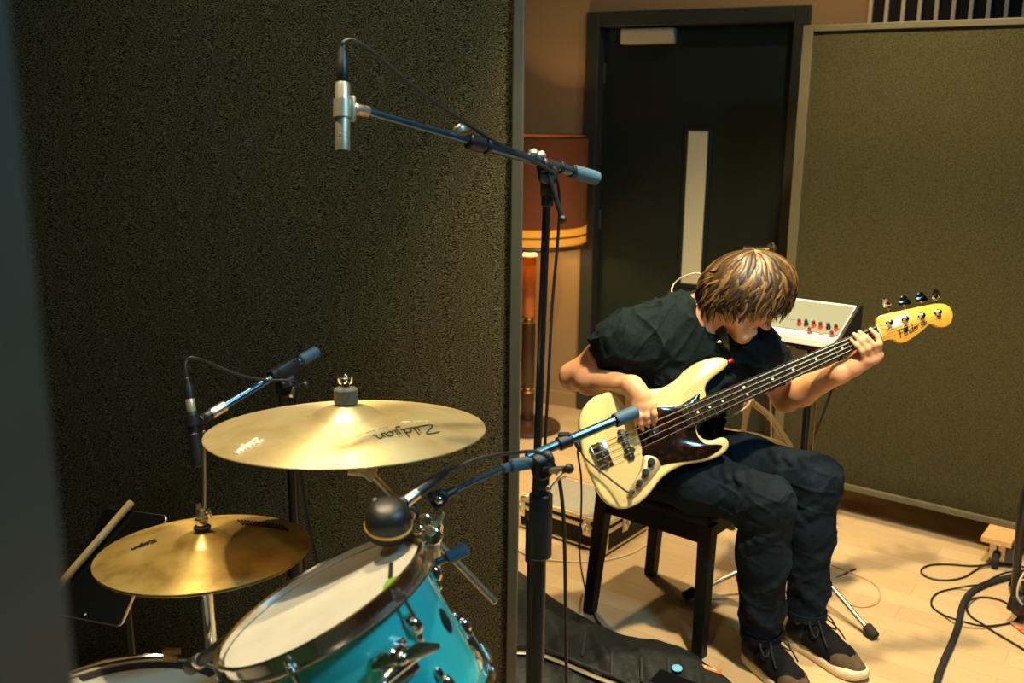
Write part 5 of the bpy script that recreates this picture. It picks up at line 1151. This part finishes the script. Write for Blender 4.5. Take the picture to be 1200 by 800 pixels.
def make_shoe(ank, toe):
    d = unit(V(toe[0]-ank[0], toe[1]-ank[1], 0)); base, d, s_, Pt, rr, up, paint, halfw, L = shoe(ank, toe, '')
    t = bpy.data.objects.new('trainer', None); COL.objects.link(t); t.parent = person; t.location = tuple(base-world_loc(person))
    o = sdf_obj('shoe_upper', up, [M['shoe'], M['shoe_mesh'], M['suede']], t, 2, paint=paint)
    m_ = MB(); m_.slab([rr(0.0, -.04), rr(.003, 0), rr(.012, .03), rr(.026, .02), rr(.031, -.02)]); m_.build('sole', M['sole'], t, smooth=50)
    lm = MB()
    for k in range(5):
        x = .105+.022*k; z = .112-.0135*k; lm.tube(smooth_path([Pt(x-.004, -.026, z-.012), Pt(x, -.012, z+.002), Pt(x+.004, .012, z+.002), Pt(x+.008, .026, z-.012)], 4), .0027, 7, flat=(1, .7))
    for sg in (-1, 1):
        lm.tube(smooth_path([Pt(.100, 0, .118), Pt(.095, sg*.022, .130), Pt(.112, sg*.046, .112), Pt(.135, sg*.045, .086), Pt(.125, sg*.022, .100), Pt(.102, sg*.002, .119)], 5), .0025, 7)
        lm.tube(smooth_path([Pt(.100, 0, .118), Pt(.118, sg*.016, .122), Pt(.150, sg*.034, .098), Pt(.175, sg*.040, .072)], 5), .0025, 7)
    lm.build('laces', M['rubber'], t)
    m_ = MB(); m_.slab([[Pt(.10, -.018, .105), Pt(.10, .018, .105), Pt(.19, .012, .068), Pt(.19, -.012, .068)], [Pt(.095, -.018, .112), Pt(.095, .018, .112), Pt(.192, .012, .0735), Pt(.192, -.012, .0735)]]); m_.build('tongue', M['shoe_mesh'], t, bevel=.002)
    return t
make_shoe(ANR+V(-.0, .0, 0), ANR+V(.085, -.175, 0))
make_shoe(ANL+V(.0, .0, 0), at_z(1013, 788, .03))
# --- strap across the chest
st = MB(); sp_ = [bp(855, 423, -.034), bp(850, 414, -.045), at_Y(848, 404, CH[1]-.135), at_Y(846, 392, NECK[1]-.11), at_Y(838, 376, NECK[1]-.075), at_Y(826, 357, NECK[1]-.01), at_Y(812, 352, NECK[1]+.05), at_Y(780, 380, NECK[1]+.135), at_Y(740, 440, NECK[1]+.16), at_Y(705, 490, NECK[1]+.10), bp(688, 515, -.07), bp(676, 514, -.040), bp(681, 512, -.036)]
st.tube(smooth_path(sp_, 6), .019, 10, flat=(1, .09), hint=TF); sto = st.build('guitar_strap', M['black'], None, loc=sp_[0]); tag(sto, 'black strap running from the bass horn over the player\'s left shoulder', 'strap')
m_ = MB(); sp2 = sp_[2]; m_.ball(at_Y(843, 400, CH[1]-.142), .006, 12, None, (1.6, .5, .7)); m_.build('strap_buckle', M['chrome'], sto)
# ================================================================== stool under the player
SA, SB_, SC_ = at_z(819, 769, 0), at_z(691, 717, 0), at_z(748, 685, 0); SD = SA+SC_-SB_
sc0 = (SA+SC_)/2; e1 = unit(SA-SB_); e2 = V(-e1[1], e1[0], 0); e2 = e2 if e2@(SC_-SB_) > 0 else -e2
sx_, sy_ = np.linalg.norm(SA-SB_), .36
sc0 = (SA+SB_)/2+e2*sy_/2
SH_ = .452
stool = thing('stool', 'black wooden stool with splayed legs under the seated player', 'stool', V(sc0[0], sc0[1], 0))
AXs = (e1, e2, Z3)
m_ = MB(); m_.box(sc0+Z3*(SH_-.016)+e1*.012, (sx_+.0, sy_+.03, .032), AXs, .008); m_.build('seat', M['stool'], stool)
m_ = MB()
for sg in (-1, 1): m_.box(sc0+Z3*(SH_-.066)+e2*sg*(sy_/2-.022)+e1*.015, (sx_-.07, .020, .070), AXs, .002)
for sg in (-1, 1): m_.box(sc0+Z3*(SH_-.066)+e1*(sg*(sx_/2-.040)+.012), (.020, sy_-.05, .070), AXs, .002)
m_.build('apron', M['stool'], stool, smooth=0)
for sg in (-1, 1):
    for fr_ in (1, -1):
        foot = sc0+e1*fr_*sx_/2+e2*sg*sy_/2; hd_ = sc0+e1*(fr_*(sx_/2-(.035 if fr_ < 0 else .004)))+e2*sg*(sy_/2-.016)+Z3*(SH_-.03)
        d = hd_-foot; g = []
        for t, w in ((0, .034), (.03, .036), (.6, .040), (1, .044)):
            c = foot+d*t; g.append([c+e1*w/2*a+e2*w/2*b for a, b in ((1, 1), (-1, 1), (-1, -1), (1, -1))])
        m_ = MB(); m_.slab(g); m_.build('leg', M['stool'], stool, smooth=0, bevel=.003)

# ================================================================== flight case
ca0 = at_z(711, 652, 0); cb0 = at_z(757, 623, 0); cs = unit(cb0-ca0); cs = unit(V(cs[0], cs[1], 0)); cf = V(-cs[1], cs[0], 0); cf = cf if cf[0] < 0 else -cf
CL, CD, CHh = .40, .30, .128
cc0 = ca0+cf*CL/2+cs*CD/2; CAx = (cf, cs, Z3)
case = thing('flight_case', 'black flight case with aluminium edges and latches behind the stool', 'equipment case', V(cc0[0], cc0[1], 0))
m_ = MB(); m_.box(cc0+Z3*(.008+.082/2), (CL-.006, CD-.006, .082-.004), CAx, .003); m_.build('lower_shell', M['case_black'], case, smooth=0)
m_ = MB(); m_.box(cc0+Z3*(.094+.014), (CL-.006, CD-.006, .030), CAx, .003); lid = m_.build('lid', M['case_black'], case, smooth=0)
m_ = MB(); m_.box(cc0+Z3*(CHh-.0025), (CL-.03, CD-.03, .004), CAx, .001); m_.build('lid_panel', M['grey_top'], lid, smooth=0)
def rim(z, h, w, part, nm):
    m_ = MB()
    for sg in (-1, 1):
        m_.box(cc0+cs*sg*(CD/2-w/2)+Z3*z, (CL, w, h), CAx, .003); m_.box(cc0+cf*sg*(CL/2-w/2)+Z3*z, (w, CD, h), CAx, .003)
    m_.build(nm, M['alu'], part, smooth=30)
rim(CHh-.006, .014, .020, lid, 'lid_edge'); rim(.092, .016, .006, case, 'closing_rail'); rim(.014, .008, .006, case, 'bottom_edge')
for a in (-1, 1):
    for b in (-1, 1): m_ = MB(); m_.box(cc0+cf*a*(CL/2-.002)+cs*b*(CD/2-.002)+Z3*.06, (.008, .008, .10), CAx, .002); m_.build('corner_edge', M['alu'], case, smooth=0)
for a in (-1, 1):
    for b in (-1, 1):
        m_ = MB(); q = cc0+cf*a*(CL/2-.02)+cs*b*(CD/2-.02); m_.cyl(q, q+Z3*.009, .010, 14, .002); m_.build('rubber_foot', M['rubber'], case)
def latch(c, n_, t_):
    g = MB(); A = (t_, n_, Z3); g.box(c+n_*.002, (.034, .004, .058), A, .004); g.box(c+n_*.006-Z3*.010, (.024, .006, .026), A, .003); l_ = g.build('latch', M['alu'], case)
    g = MB(); g.tube(smooth_path([c+n_*.008+t_*.008-Z3*.012, c+n_*.013+t_*.010+Z3*.006, c+n_*.013+Z3*.020, c+n_*.013-t_*.010+Z3*.006, c+n_*.008-t_*.008-Z3*.012], 5), .003, 8); g.build('latch_loop', M['chrome'], l_)
for px in (688, 611):
    q = at_plane(px, 622 if px > 650 else 603, ca0, cs); l_ = (q-cc0)@cf; latch(cc0+cf*l_-cs*CD/2+Z3*.086, -cs, cf)
latch(cc0-cf*CL/2+Z3*.088-cs*.03, -cf, cs)

# ================================================================== soft bag lying open on the floor
def zf(x, y, z=0): return at_z(x, y, z)
bagc = zf(720, 775)
bag = thing('soft_gig_bag', 'black padded soft bag lying on the floor in front of the stool', 'bag', V(bagc[0], bagc[1], 0))
up_l = [(560, 664), (608, 674), (640, 703), (672, 724), (700, 741), (735, 754), (770, 759), (802, 768), (826, 786), (850, 802), (880, 830)]
U = smooth_path([zf(x, y, .004) for x, y in up_l], 6); lo_l = [(500, 800), (580, 812), (640, 820), (680, 832), (720, 846), (750, 860), (775, 875), (800, 890), (815, 900), (830, 915), (850, 930)]
Lw_ = smooth_path([zf(x, y, .004) for x, y in lo_l], 6); NW = 16; vs = []; nU = len(U)
rr_ = np.random.default_rng(3)
for i in range(nU):
    for k in range(NW+1):
        t = k/NW; p = lerp(U[i], Lw_[i], t); hgt = .085*math.sin(math.pi*min(1, .04+t*.96))**.55*(1-.25*t)
        wr = .006*math.sin(i*.55+2.2*math.sin(t*5))+.004*math.sin(i*1.3-t*7)
        en = min(1, min(i, nU-1-i)/5)**.5
        vs.append(V(p[0], p[1], .006+(hgt+wr*math.sin(math.pi*t))*en*(1 if 0 < t < 1 else 0)))
fs = []
for i in range(nU-1):
    for k in range(NW): q = i*(NW+1)+k; fs.append((q, q+1, q+NW+2, q+NW+1))
m_ = MB(); m_.add(vs, fs); nv_ = len(m_.v)
m_.add([V(p[0], p[1], .001) for p in vs], [f[::-1] for f in fs])
edge = [i*(NW+1) for i in range(nU)]+[(nU-1)*(NW+1)+k for k in range(1, NW+1)]+[i*(NW+1)+NW for i in range(nU-2, -1, -1)]+[k for k in range(NW-1, 0, -1)]
for i in range(len(edge)): j = (i+1) % len(edge); m_.f.append([edge[i], edge[j], nv_+edge[j], nv_+edge[i]]); m_.m.append(0)
m_.build('padded_body', M['nylon'], bag, smooth=70, subsurf=1)
def bag_z(i, k): return vs[int(round(i))*(NW+1)+k]
def bag_at(px, py):   # point of the bag's top surface under a photo position
    P = np.array(vs); q = np.array([pj(p)[:2] for p in P]); w = np.argsort(((q-V(px, py))**2).sum(1))[:4]; z = P[w, 2].mean(); return at_z(px, py, z)
zip_px = [(590, 766), (628, 768), (655, 777), (690, 792), (725, 806), (765, 828)]
zp = [bag_at(*p)+Z3*.006 for p in zip_px]; m_ = MB(); m_.tube(smooth_path(zp, 6), .0085, 8, flat=(1, .35), hint=Z3); m_.build('zip_tape', M['alu'], bag)
zp = [bag_at(x, y-7)+Z3*.010 for x, y in zip_px]; m_ = MB(); m_.tube(smooth_path(zp, 6), .0048, 8); m_.build('piping', M['rubber'], bag)
pt = bag_at(706, 793)+Z3*.012; m_ = MB(); m_.bar(pt, pt+V(.03, -.01, -.004), .008, .004); m_.torus(pt, Z3, .006, .0018, 16, 6); m_.build('zip_puller', M['steel'], bag)
for x0, y0, x1, y1 in ((717, 752, 717, 792), (752, 755, 752, 800), (783, 764, 784, 790), (686, 742, 682, 770)):
    m_ = MB(); m_.tube(smooth_path([bag_at(x0, y0)+Z3*.004, bag_at((x0+x1)/2, (y0+y1)/2)+Z3*.004, bag_at(x1, y1)+Z3*.004], 5), .0045, 8, flat=(1, .5)); m_.build('seam', M['rubber'], bag)
ta = bag_at(821, 782)+Z3*.006; tb2 = bag_at(845, 790)+Z3*.006; te = unit(tb2-ta); tn_ = unit(np.cross(te, FW)); tl = np.linalg.norm(tb2-ta); tm = (ta+tb2)/2
m_ = MB(); m_.box(tm, (tl, .018, .003), (te, unit(np.cross(Z3, te)), Z3), .001); tg2 = m_.build('orange_tag', M['orange'], bag, smooth=0)
m_ = MB(); m_.cyl(tm-te*tl*.28+Z3*.0014, tm-te*tl*.28+Z3*.0022, .0035, 10); m_.box(tm+te*tl*.10+Z3*.0018, (tl*.36, .004, .0008), (te, unit(np.cross(Z3, te)), Z3)); m_.build('tag_print', M['white'], tg2)
# phone and round pick tin lying on the bag
ph_a = bag_at(783, 797)+Z3*.012
phone = thing('mobile_phone', 'black mobile phone lying on the soft bag', 'phone', ph_a)
px_ = unit(V(.80, -.58, -.02)); py_ = unit(np.cross(V(.0, -.10, 1), px_)); pn_ = np.cross(px_, py_)
pc_ = ph_a+px_*.040-py_*.020
m_ = MB(); m_.slab([rrect(pc_+pn_*z, px_, py_, .148-i_, .072-i_, .010) for z, i_ in ((-.004, .004), (-.0025, 0), (.0025, 0), (.004, .004))]); m_.build('case', M['black'], phone, smooth=30)
m_ = MB(); m_.slab([rrect(pc_+pn_*z, px_, py_, .140, .064, .007) for z in (.0036, .0046)]); m_.build('screen', M['screen'], phone, smooth=30)
o = bag_at(793, 787)+Z3*.009; m_ = MB(); m_.lathe([(.001, 0), (.0135, 0), (.0150, .002), (.0145, .004), (.001, .0055)], o, V(0, -.15, 1), 28)
tin = m_.build('round_tin', M['sky_blue'], None, loc=o); tag(tin, 'small pale blue round disc lying on the bag above the phone', 'disc')

# ================================================================== compact keyboard on a tripod stand
kp = at_Y(981, 410, 2.99); k1 = unit(V(.80, -.60, 0)); k2 = V(.60, .80, 0); KW, KD_ = .29, .215
KAx = (k1, k2, Z3)
def kpt(a, b, z): return kp-k1*KW+k1*a+k2*b+Z3*z      # a along the width, b to the back
syn = thing('synthesizer', 'small white synthesizer with red and black knobs behind the bass neck', 'synthesizer', kpt(KW/2, KD_/2, 0))
prof = [(0, 0), (KD_, 0), (KD_, .102), (KD_-.032, .106), (.036, .032), (.032, .028), (0, .022)]
def cheek(a0, a1, g=0): m_ = MB(); m_.slab([[kpt(a0, b, z+(g if z > 0 else 0)) for b, z in prof], [kpt(a1, b, z+(g if z > 0 else 0)) for b, z in prof]]); return m_
cheek(.012, KW-.012).build('case', M['white'], syn, smooth=0, bevel=.002)
for a0 in (0, KW-.012): cheek(a0, a0+.012, .003).build('end_cheek', M['black'], syn, smooth=0, bevel=.002)
pa0, pa1 = V(.040, .0350), V(KD_-.037, .1030); pd_ = (pa1-pa0)/np.linalg.norm(pa1-pa0); pl_ = np.linalg.norm(pa1-pa0); pX, pY = k1, unit(k2*pd_[0]+Z3*pd_[1]); pN = np.cross(pX, pY)
def pan(u, v_, o=0): return kpt(u*KW, pa0[0], pa0[1])+pY*v_*pl_+pN*o
m_ = MB(); m_.box((pan(.5, .5, .0005)), (KW-.030, pl_, .003), (pX, pY, pN), .001); pnl = m_.build('control_panel', M['panel_grey'], syn, smooth=0)
def knob(px_k, py_k, red):
    q = at_plane(px_k, py_k+2.0, pan(.5, .5, .002), pN); g = MB(); g.lathe([(.0078, 0), (.0078, .003), (.0066, .004), (.0062, .012)], q, pN, 18); kb_ = g.build('knob', M['red'] if red else M['black'], pnl)
    g = MB(); g.lathe([(.0050, .0115), (.0056, .012), (.0050, .019), (.001, .0195)], q, pN, 16); g.build('knob_top', M['black'], kb_)
for x, y, r_ in ((937, 378, 1), (945, 378.5, 0), (954, 380, 1), (962, 381.5, 1), (971, 382.5, 0), (980, 384, 1), (949, 388, 1), (975, 392, 1)): knob(x, y, r_)
for k in range(5):
    q = at_plane(925+3.2*k, 390+.7*k, pan(.5, .5, .002), pN); g = MB(); g.box(q+pN*.001, (.0055, .004, .003), (pX, pY, pN), .001); g.build('mint_button', M['mint'], pnl, smooth=0)
q = at_plane(962.5, 391, pan(.5, .5, .002), pN); g = MB(); g.box(q+pN*.0004, (.018, .005, .001), (pX, pY, pN)); g.build('orange_strip', M['orange'], pnl, smooth=0)
g = MB()
for x0, x1, y in ((921, 932, 374), (920, 926, 384)):
    for k in range(5):
        a = at_plane(lerp(x0, x1, k/5), y+.15*k, pan(.5, .5, .0022), pN); b = at_plane(lerp(x0, x1, (k+.6)/5), y+.15*k, pan(.5, .5, .0022), pN); g.tube([a, b], .0009, 5)
g.build('panel_lettering', M['ink'], pnl)
nk = 15; kw_ = (KW-.03)/nk
for k in range(nk):
    g = MB(); g.box(kpt(.015+kw_*(k+.5), .0165, .0265), (kw_*.95, .028, .008), KAx, .0012); g.build('white_key', M['white'], syn, smooth=0)
# its stand
kc = kpt(KW/2+.03, KD_/2-.01, 0); f1, f2_ = zf(1022, 743, .014), zf(806, 698, .014); hub0 = V(kc[0], kc[1], 0)
kst = thing('keyboard_stand', 'black tripod keyboard stand with chrome legs behind the player', 'stand', hub0)
m_ = MB(); m_.box(kc-Z3*.008, (KW-.02, .16, .012), KAx, .003); m_.box(kc-Z3*.022, (.08, .08, .02), KAx, .004); m_.build('top_plate', M['black'], kst, smooth=0)
m_ = MB(); m_.cyl(hub0+Z3*.42, kc-Z3*.02, .0125, 18); m_.build('upper_tube', M['black_paint'], kst)
m_ = MB(); m_.cyl(hub0+Z3*.13, hub0+Z3*.46, .0165, 18, .002); m_.cyl(hub0+Z3*.43, hub0+Z3*.49, .021, 18, .004); m_.build('lower_tube', M['black_paint'], kst)
m_ = MB(); m_.cyl(kc+V(.022, -.02, -.02), kc+V(.022, -.02, 0)*V(1, 1, 0)+V(0, 0, -.60), .0035, 10); m_.build('bright_edge', M['gold'], kst)  # thin brass strip stands in for the column's bright gold edge
m_ = MB(); m_.cyl(hub0+Z3*.12, hub0+Z3*.20, .024, 18, .005); m_.build('leg_hub', M['rubber'], kst)
f3 = V(2*hub0[0]-.5*(f1+f2_)[0], hub0[1]+.38, .014)
for ft in (f1, f2_, f3):
    d = unit(V(*(ft-hub0)[:2], 0)); g = MB(); g.cyl(hub0+Z3*.16+d*.02, ft, .0080, 14); lg = g.build('leg', M['steel'], kst)
    dd = unit(ft-hub0-Z3*.16); g = MB(); g.cyl(ft-dd*.028+Z3*.006, ft+dd*.016+Z3*.003, .0165, 18, .004); g.build('rubber_foot', M['rubber'], lg)
# folding tubular frame standing behind the player's left leg
Yt = 3.62; tq = lambda x, y, dy=0: at_Y(x, y, Yt+dy)
fst = thing('folding_metal_frame', 'tan metal tube frame standing between the player and the door', 'stand', V(tq(890, 500)[0], Yt, 0))
apx = tq(880, 470); lf = tq(872, 507); rt_ = tq(925, 521); fl = V(lf[0]-.02, Yt+.02, .012); frr = V(rt_[0]+.12, Yt-.03, .012)
m_ = MB(); m_.tube([apx, tq(902, 487), rt_, frr], .0115, 12); m_.build('leg', M['tan_tube'], fst)
m_ = MB(); m_.tube([tq(874, 472), lf, fl], .009, 12); m_.build('leg', M['tan_tube'], fst)
m_ = MB(); m_.tube([lf, rt_], .008, 10); m_.build('cross_bar', M['tan_tube'], fst)
bk = V(apx[0]+.03, Yt+.38, .012); m_ = MB(); m_.tube([apx+V(0, .01, 0), bk], .0105, 12); m_.build('leg', M['tan_tube'], fst)
m_ = MB(); m_.ball(apx, .017, 14); m_.cyl(tq(900, 486)-V(0, .0, 0), tq(904, 490), .0135, 14, .003); m_.build('joint', M['tan_tube'], fst)
for p in (fl, frr, bk):
    g = MB(); g.cyl(V(p[0], p[1], 0), V(p[0], p[1], .03), .015, 14, .003); g.build('rubber_foot', M['rubber'], fst)

# ================================================================== cables on and over the floor
def floor_cable(name, label, pts, r_, mt, cat='cable', seg=8):
    P = []
    for p in pts:
        if len(p) == 2: P.append(zf(p[0], p[1], r_+.001))
        elif len(p) == 3: P.append(zf(*p))
        else: P.append(V(*p[1:]))
    m_ = MB(); m_.tube(smooth_path(P, seg), r_, 9); o = m_.build(name, M[mt], None, loc=P[0]); return tag(o, label, cat)
floor_cable('thick_cable', 'thick black cable curving over the floor at the right', [(1085, 850), (1098, 798), (1107, 772), (1116, 752), (1123, 732), (1127, 712), (1133, 699), (1143, 690), (1158, 683), (1178, 677), (1205, 672), (1260, 664)], .0105, 'rubber')
floor_cable('thin_cable', 'thin black cable looping in two ovals across the floor at the right', [(1275, 676), (1225, 671), (1190, 662), (1165, 660.5), (1140, 663), (1110, 661), (1090, 662), (1080, 667), (1083, 674), (1098, 679), (1117, 679), (1132, 675), (1143, 668), (1153, 663, .010), (1172, 661, .010), (1200, 664), (1250, 670)], .0034, 'cable')
floor_cable('thin_cable', 'thin black cable in a round coil crossing the thick floor cable', [(1215, 770), (1185, 752), (1168, 742), (1150, 730), (1138, 722), (1133, 712, .012), (1136, 704, .016), (1146, 700), (1160, 700), (1175, 704), (1187, 712), (1193, 721), (1188, 728), (1172, 732), (1150, 733, .010), (1125, 727, .022), (1105, 720), (1093, 711), (1092, 702), (1100, 694), (1120, 689), (1138, 686, .022), (1150, 684, .02), (1175, 672, .022), (1200, 668), (1240, 660)], .0034, 'cable')
floor_cable('brown_cable', 'faint brown cable lying in a loop on the floor beyond the shoes', [(975, 662), (1000, 672), (1022, 682), (1031, 693), (1028, 706), (1012, 711), (995, 708)], .0022, 'wood_block')
floor_cable('pale_cable', 'pale thin cable crossing the floor below the flight case', [(560, 620), (604, 643), (625, 653), (655, 657), (690, 658), (716, 655), (740, 648), (756, 639), (766, 634, .012), (769, 630, .02)], .0030, 'white_cable')
q = zf(770, 640, 0); pl = thing('cable_plug', 'green and white plug at the end of the pale cable', 'plug', q)
m_ = MB(); pq = zf(770, 634, .018); pu = unit(V(.15, .12, 1)); m_.lathe([(.008, -.016), (.011, -.012), (.011, .010), (.009, .014)], pq, pu, 18); m_.build('plug_body', M['white'], pl)
gm = mat('green_plug', (.10, .42, .12), .5)
for z in (-.014, .014): m_ = MB(); m_.lathe([(.012, -.004), (.0135, -.002), (.0135, .003), (.011, .006)], pq+pu*z, pu, 18); m_.build('green_band', gm, pl)
# instrument lead: jack, up to the strap end, down to the floor, along the bag
ec = MB(); ji = JACK+BN*.006
ec.lathe([(.0032, -.006), (.0032, 0), (.0065, .001), (.0065, .016), (.0045, .026), (.003, .028)], ji, BN, 14)
il = ec.build('jack_plug', M['black'], None, loc=ji); tag(il, 'thin black instrument lead hanging from the bass jack to the floor bag', 'cable')
P = [ji+BN*.028, bp(735, 576, .03), bp(715, 561, .010), bp(690, 541, .004), bp(683, 533, -.012), bp(680, 527, -.03), bp(677, 530, -.05), bp(681, 560, -.045)]
for x, y, z in ((681, 600, .30), (679, 640, .17), (681, 665, .10), (686, 690, .03), (692, 708, .006), (700, 727, .006), (716, 742, .006), (735, 750, .006), (760, 755, .006), (786, 760, .006), (806, 769, .006), (820, 782, .010), (822, 794, .05), (822, 812, .04)): P.append(zf(x, y, z) if z < .12 else at_Y(x, y, 2.78))
m_ = MB(); m_.tube(smooth_path(P, 7), .0029, 8); m_.build('lead', M['cable'], il)
m_ = MB(); m_.ball(bp(677, 520, -.03), .022, 16, (BS, BT, BN), (.42, 1.25, .35)); m_.build('strap_end_loop', M['black'], sto)
# white lead behind the neck, headphone wire behind the head, cable down beside the keyboard stand
P = [at_Y(846, 482, 2.86), at_Y(851, 489, 2.88), at_Y(862, 485, 2.95), at_Y(874, 477, 3.1), at_Y(880, 468, 3.3), at_Y(886, 450, 3.45), at_Y(900, 430, 3.5), at_Y(905, 560, 3.56)]
P += [V(P[-1][0], P[-1][1], .2), V(P[-1][0]+.05, P[-1][1], .004), V(P[-1][0]+.3, P[-1][1]+.1, .004)]
m_ = MB(); m_.tube(smooth_path(P, 7), .0032, 8); o = m_.build('white_lead', M['white_cable'], None, loc=P[0]); tag(o, 'white lead showing below the bass neck beside the tan tubes', 'cable')
P = [at_Y(800, 352, 2.90), at_Y(788, 344, 2.96), at_Y(789, 334, 2.99), at_Y(799, 325, 2.98), at_Y(815, 320, 2.95), at_Y(830, 322, 2.90), hp(-.085, .02, .0)]
m_ = MB(); m_.tube(smooth_path(P, 7), .0019, 8); o = m_.build('earphone_wire', M['white_cable'], None, loc=P[0]); tag(o, 'thin pale earphone wire looping behind the player\'s head', 'wire')
P = [kpt(.16, KD_, .06), at_Y(922, 361, 3.24), at_Y(930, 357.5, 3.26), at_Y(938, 360, 3.25), at_Y(936, 368, 3.20), at_Y(925, 372, 3.15), kpt(.09, .12, .075)]
m_ = MB(); m_.tube(smooth_path([kpt(.14, KD_+.004, .06), at_Y(926, 361, 3.27), at_Y(932, 359, 3.27), at_Y(938, 361, 3.26), kpt(.19, KD_+.006, .07)], 7), .0045, 8); o = m_.build('loop_cable', M['white_cable'], None, loc=P[0]); tag(o, 'short pale cable looping over the back of the white synthesizer', 'cable')
P = [kpt(.25, KD_+.002, .05), kpt(.27, KD_+.03, .02), at_Y(979, 430, 3.12), at_Y(977, 448, 3.12), at_Y(970, 470, 3.12), at_Y(962, 492, 3.12), at_Y(954, 512, 3.12), at_Y(949, 535, 3.12), at_Y(946, 580, 3.12)]
P += [V(P[-1][0]+.01, 3.13, .15), V(P[-1][0]+.05, 3.16, .006), V(P[-1][0]+.25, 3.3, .004)]
m_ = MB(); m_.tube(smooth_path(P, 7), .0036, 8); o = m_.build('keyboard_cable', M['cable'], None, loc=P[0]); tag(o, 'black cable hanging from the synthesizer in front of the right screen', 'cable')

# ================================================================== right edge: black stand and red rug corner
ra_, rb_, rc_ = zf(1182, 730), zf(1240, 700), zf(1260, 790)
rx = unit(zf(1210, 752)-ra_); ry = V(-rx[1], rx[0], 0); ry = ry if ry[0] > 0 else -ry
m_ = MB(); m_.box(ra_+rx*.45+ry*.35+Z3*.004, (.9, .7, .008), (rx, ry, Z3), .002); o = m_.build('red_rug', M['rug'], None, loc=ra_); tag(o, 'corner of a red patterned rug at the right edge', 'rug')
Ye = 2.92; ed = lambda x, y, dy=0: at_Y(x, y, Ye+dy)
es = thing('equipment_stand', 'black metal stand cut off by the right edge above the rug', 'stand', V(ed(1210, 740)[0], Ye, 0))
m_ = MB(); m_.tube(smooth_path([ed(1222, 480), ed(1210, 550), ed(1201, 595), ed(1194, 640), ed(1189, 700)], 5), [.012, .013, .020, .013, .012], 12); m_.build('upright', M['black_paint'], es)
kq = ed(1196, 708); m_ = MB(); m_.ball(kq, .036, 18, None, (1, .8, 1.1)); m_.box(kq+V(.03, 0, .03), (.06, .05, .09), None, .01); m_.cyl(kq-V(.03, 0, .02), kq-V(.02, 0, -.03), .014, 14, .004); m_.build('base_clamp', M['black'], es)
m_ = MB(); m_.tube([kq, V(kq[0]+.04, Ye, .20), V(kq[0]+.08, Ye-.02, .015)], .012, 12); m_.build('leg', M['black_paint'], es)
m_ = MB(); m_.tube([kq+V(.02, 0, 0), V(kq[0]+.30, Ye+.02, .20), V(kq[0]+.36, Ye+.18, .015)], .012, 12); m_.build('leg', M['black_paint'], es)
m_ = MB(); m_.tube([kq, V(kq[0]+.1, Ye+.25, .015)], .012, 12); m_.build('leg', M['black_paint'], es)
m_ = MB(); m_.ball(kq+V(.004, -.035, .008), .007, 10); m_.build('bolt', M['chrome'], es)
m_ = MB(); P = [ed(1203, 652), ed(1195, 660), ed(1187, 672), ed(1184, 690), ed(1190, 700)]; m_.tube(smooth_path([p-V(0, .045, 0) for p in P], 6), .0032, 8); o = m_.build('white_cable', M['white_cable'], None, loc=P[0]); tag(o, 'short white cable hanging on the black stand at the right edge', 'cable')

# repeats of one kind share a group
for cat_, nm_, gr_ in (('microphone stand', 'microphone_stand', 'boom microphone stands round the drum kit'), ('acoustic screen', 'acoustic_screen', 'padded fabric acoustic screens'), ('cable', 'microphone_cable', 'leads of the drum microphones'),
                       ('microphone', 'pencil_microphone', 'pencil microphones over the kit'), ('cymbal', 'hi_hat_cymbal', 'pair of hi-hat cymbals'), ('cable', 'thin_cable', 'thin black cables on the floor at the right')):
    for o in list(bpy.data.objects):
        if o.parent is None and o.get('category') == cat_ and o.name.split('.')[0] == nm_: o['group'] = gr_
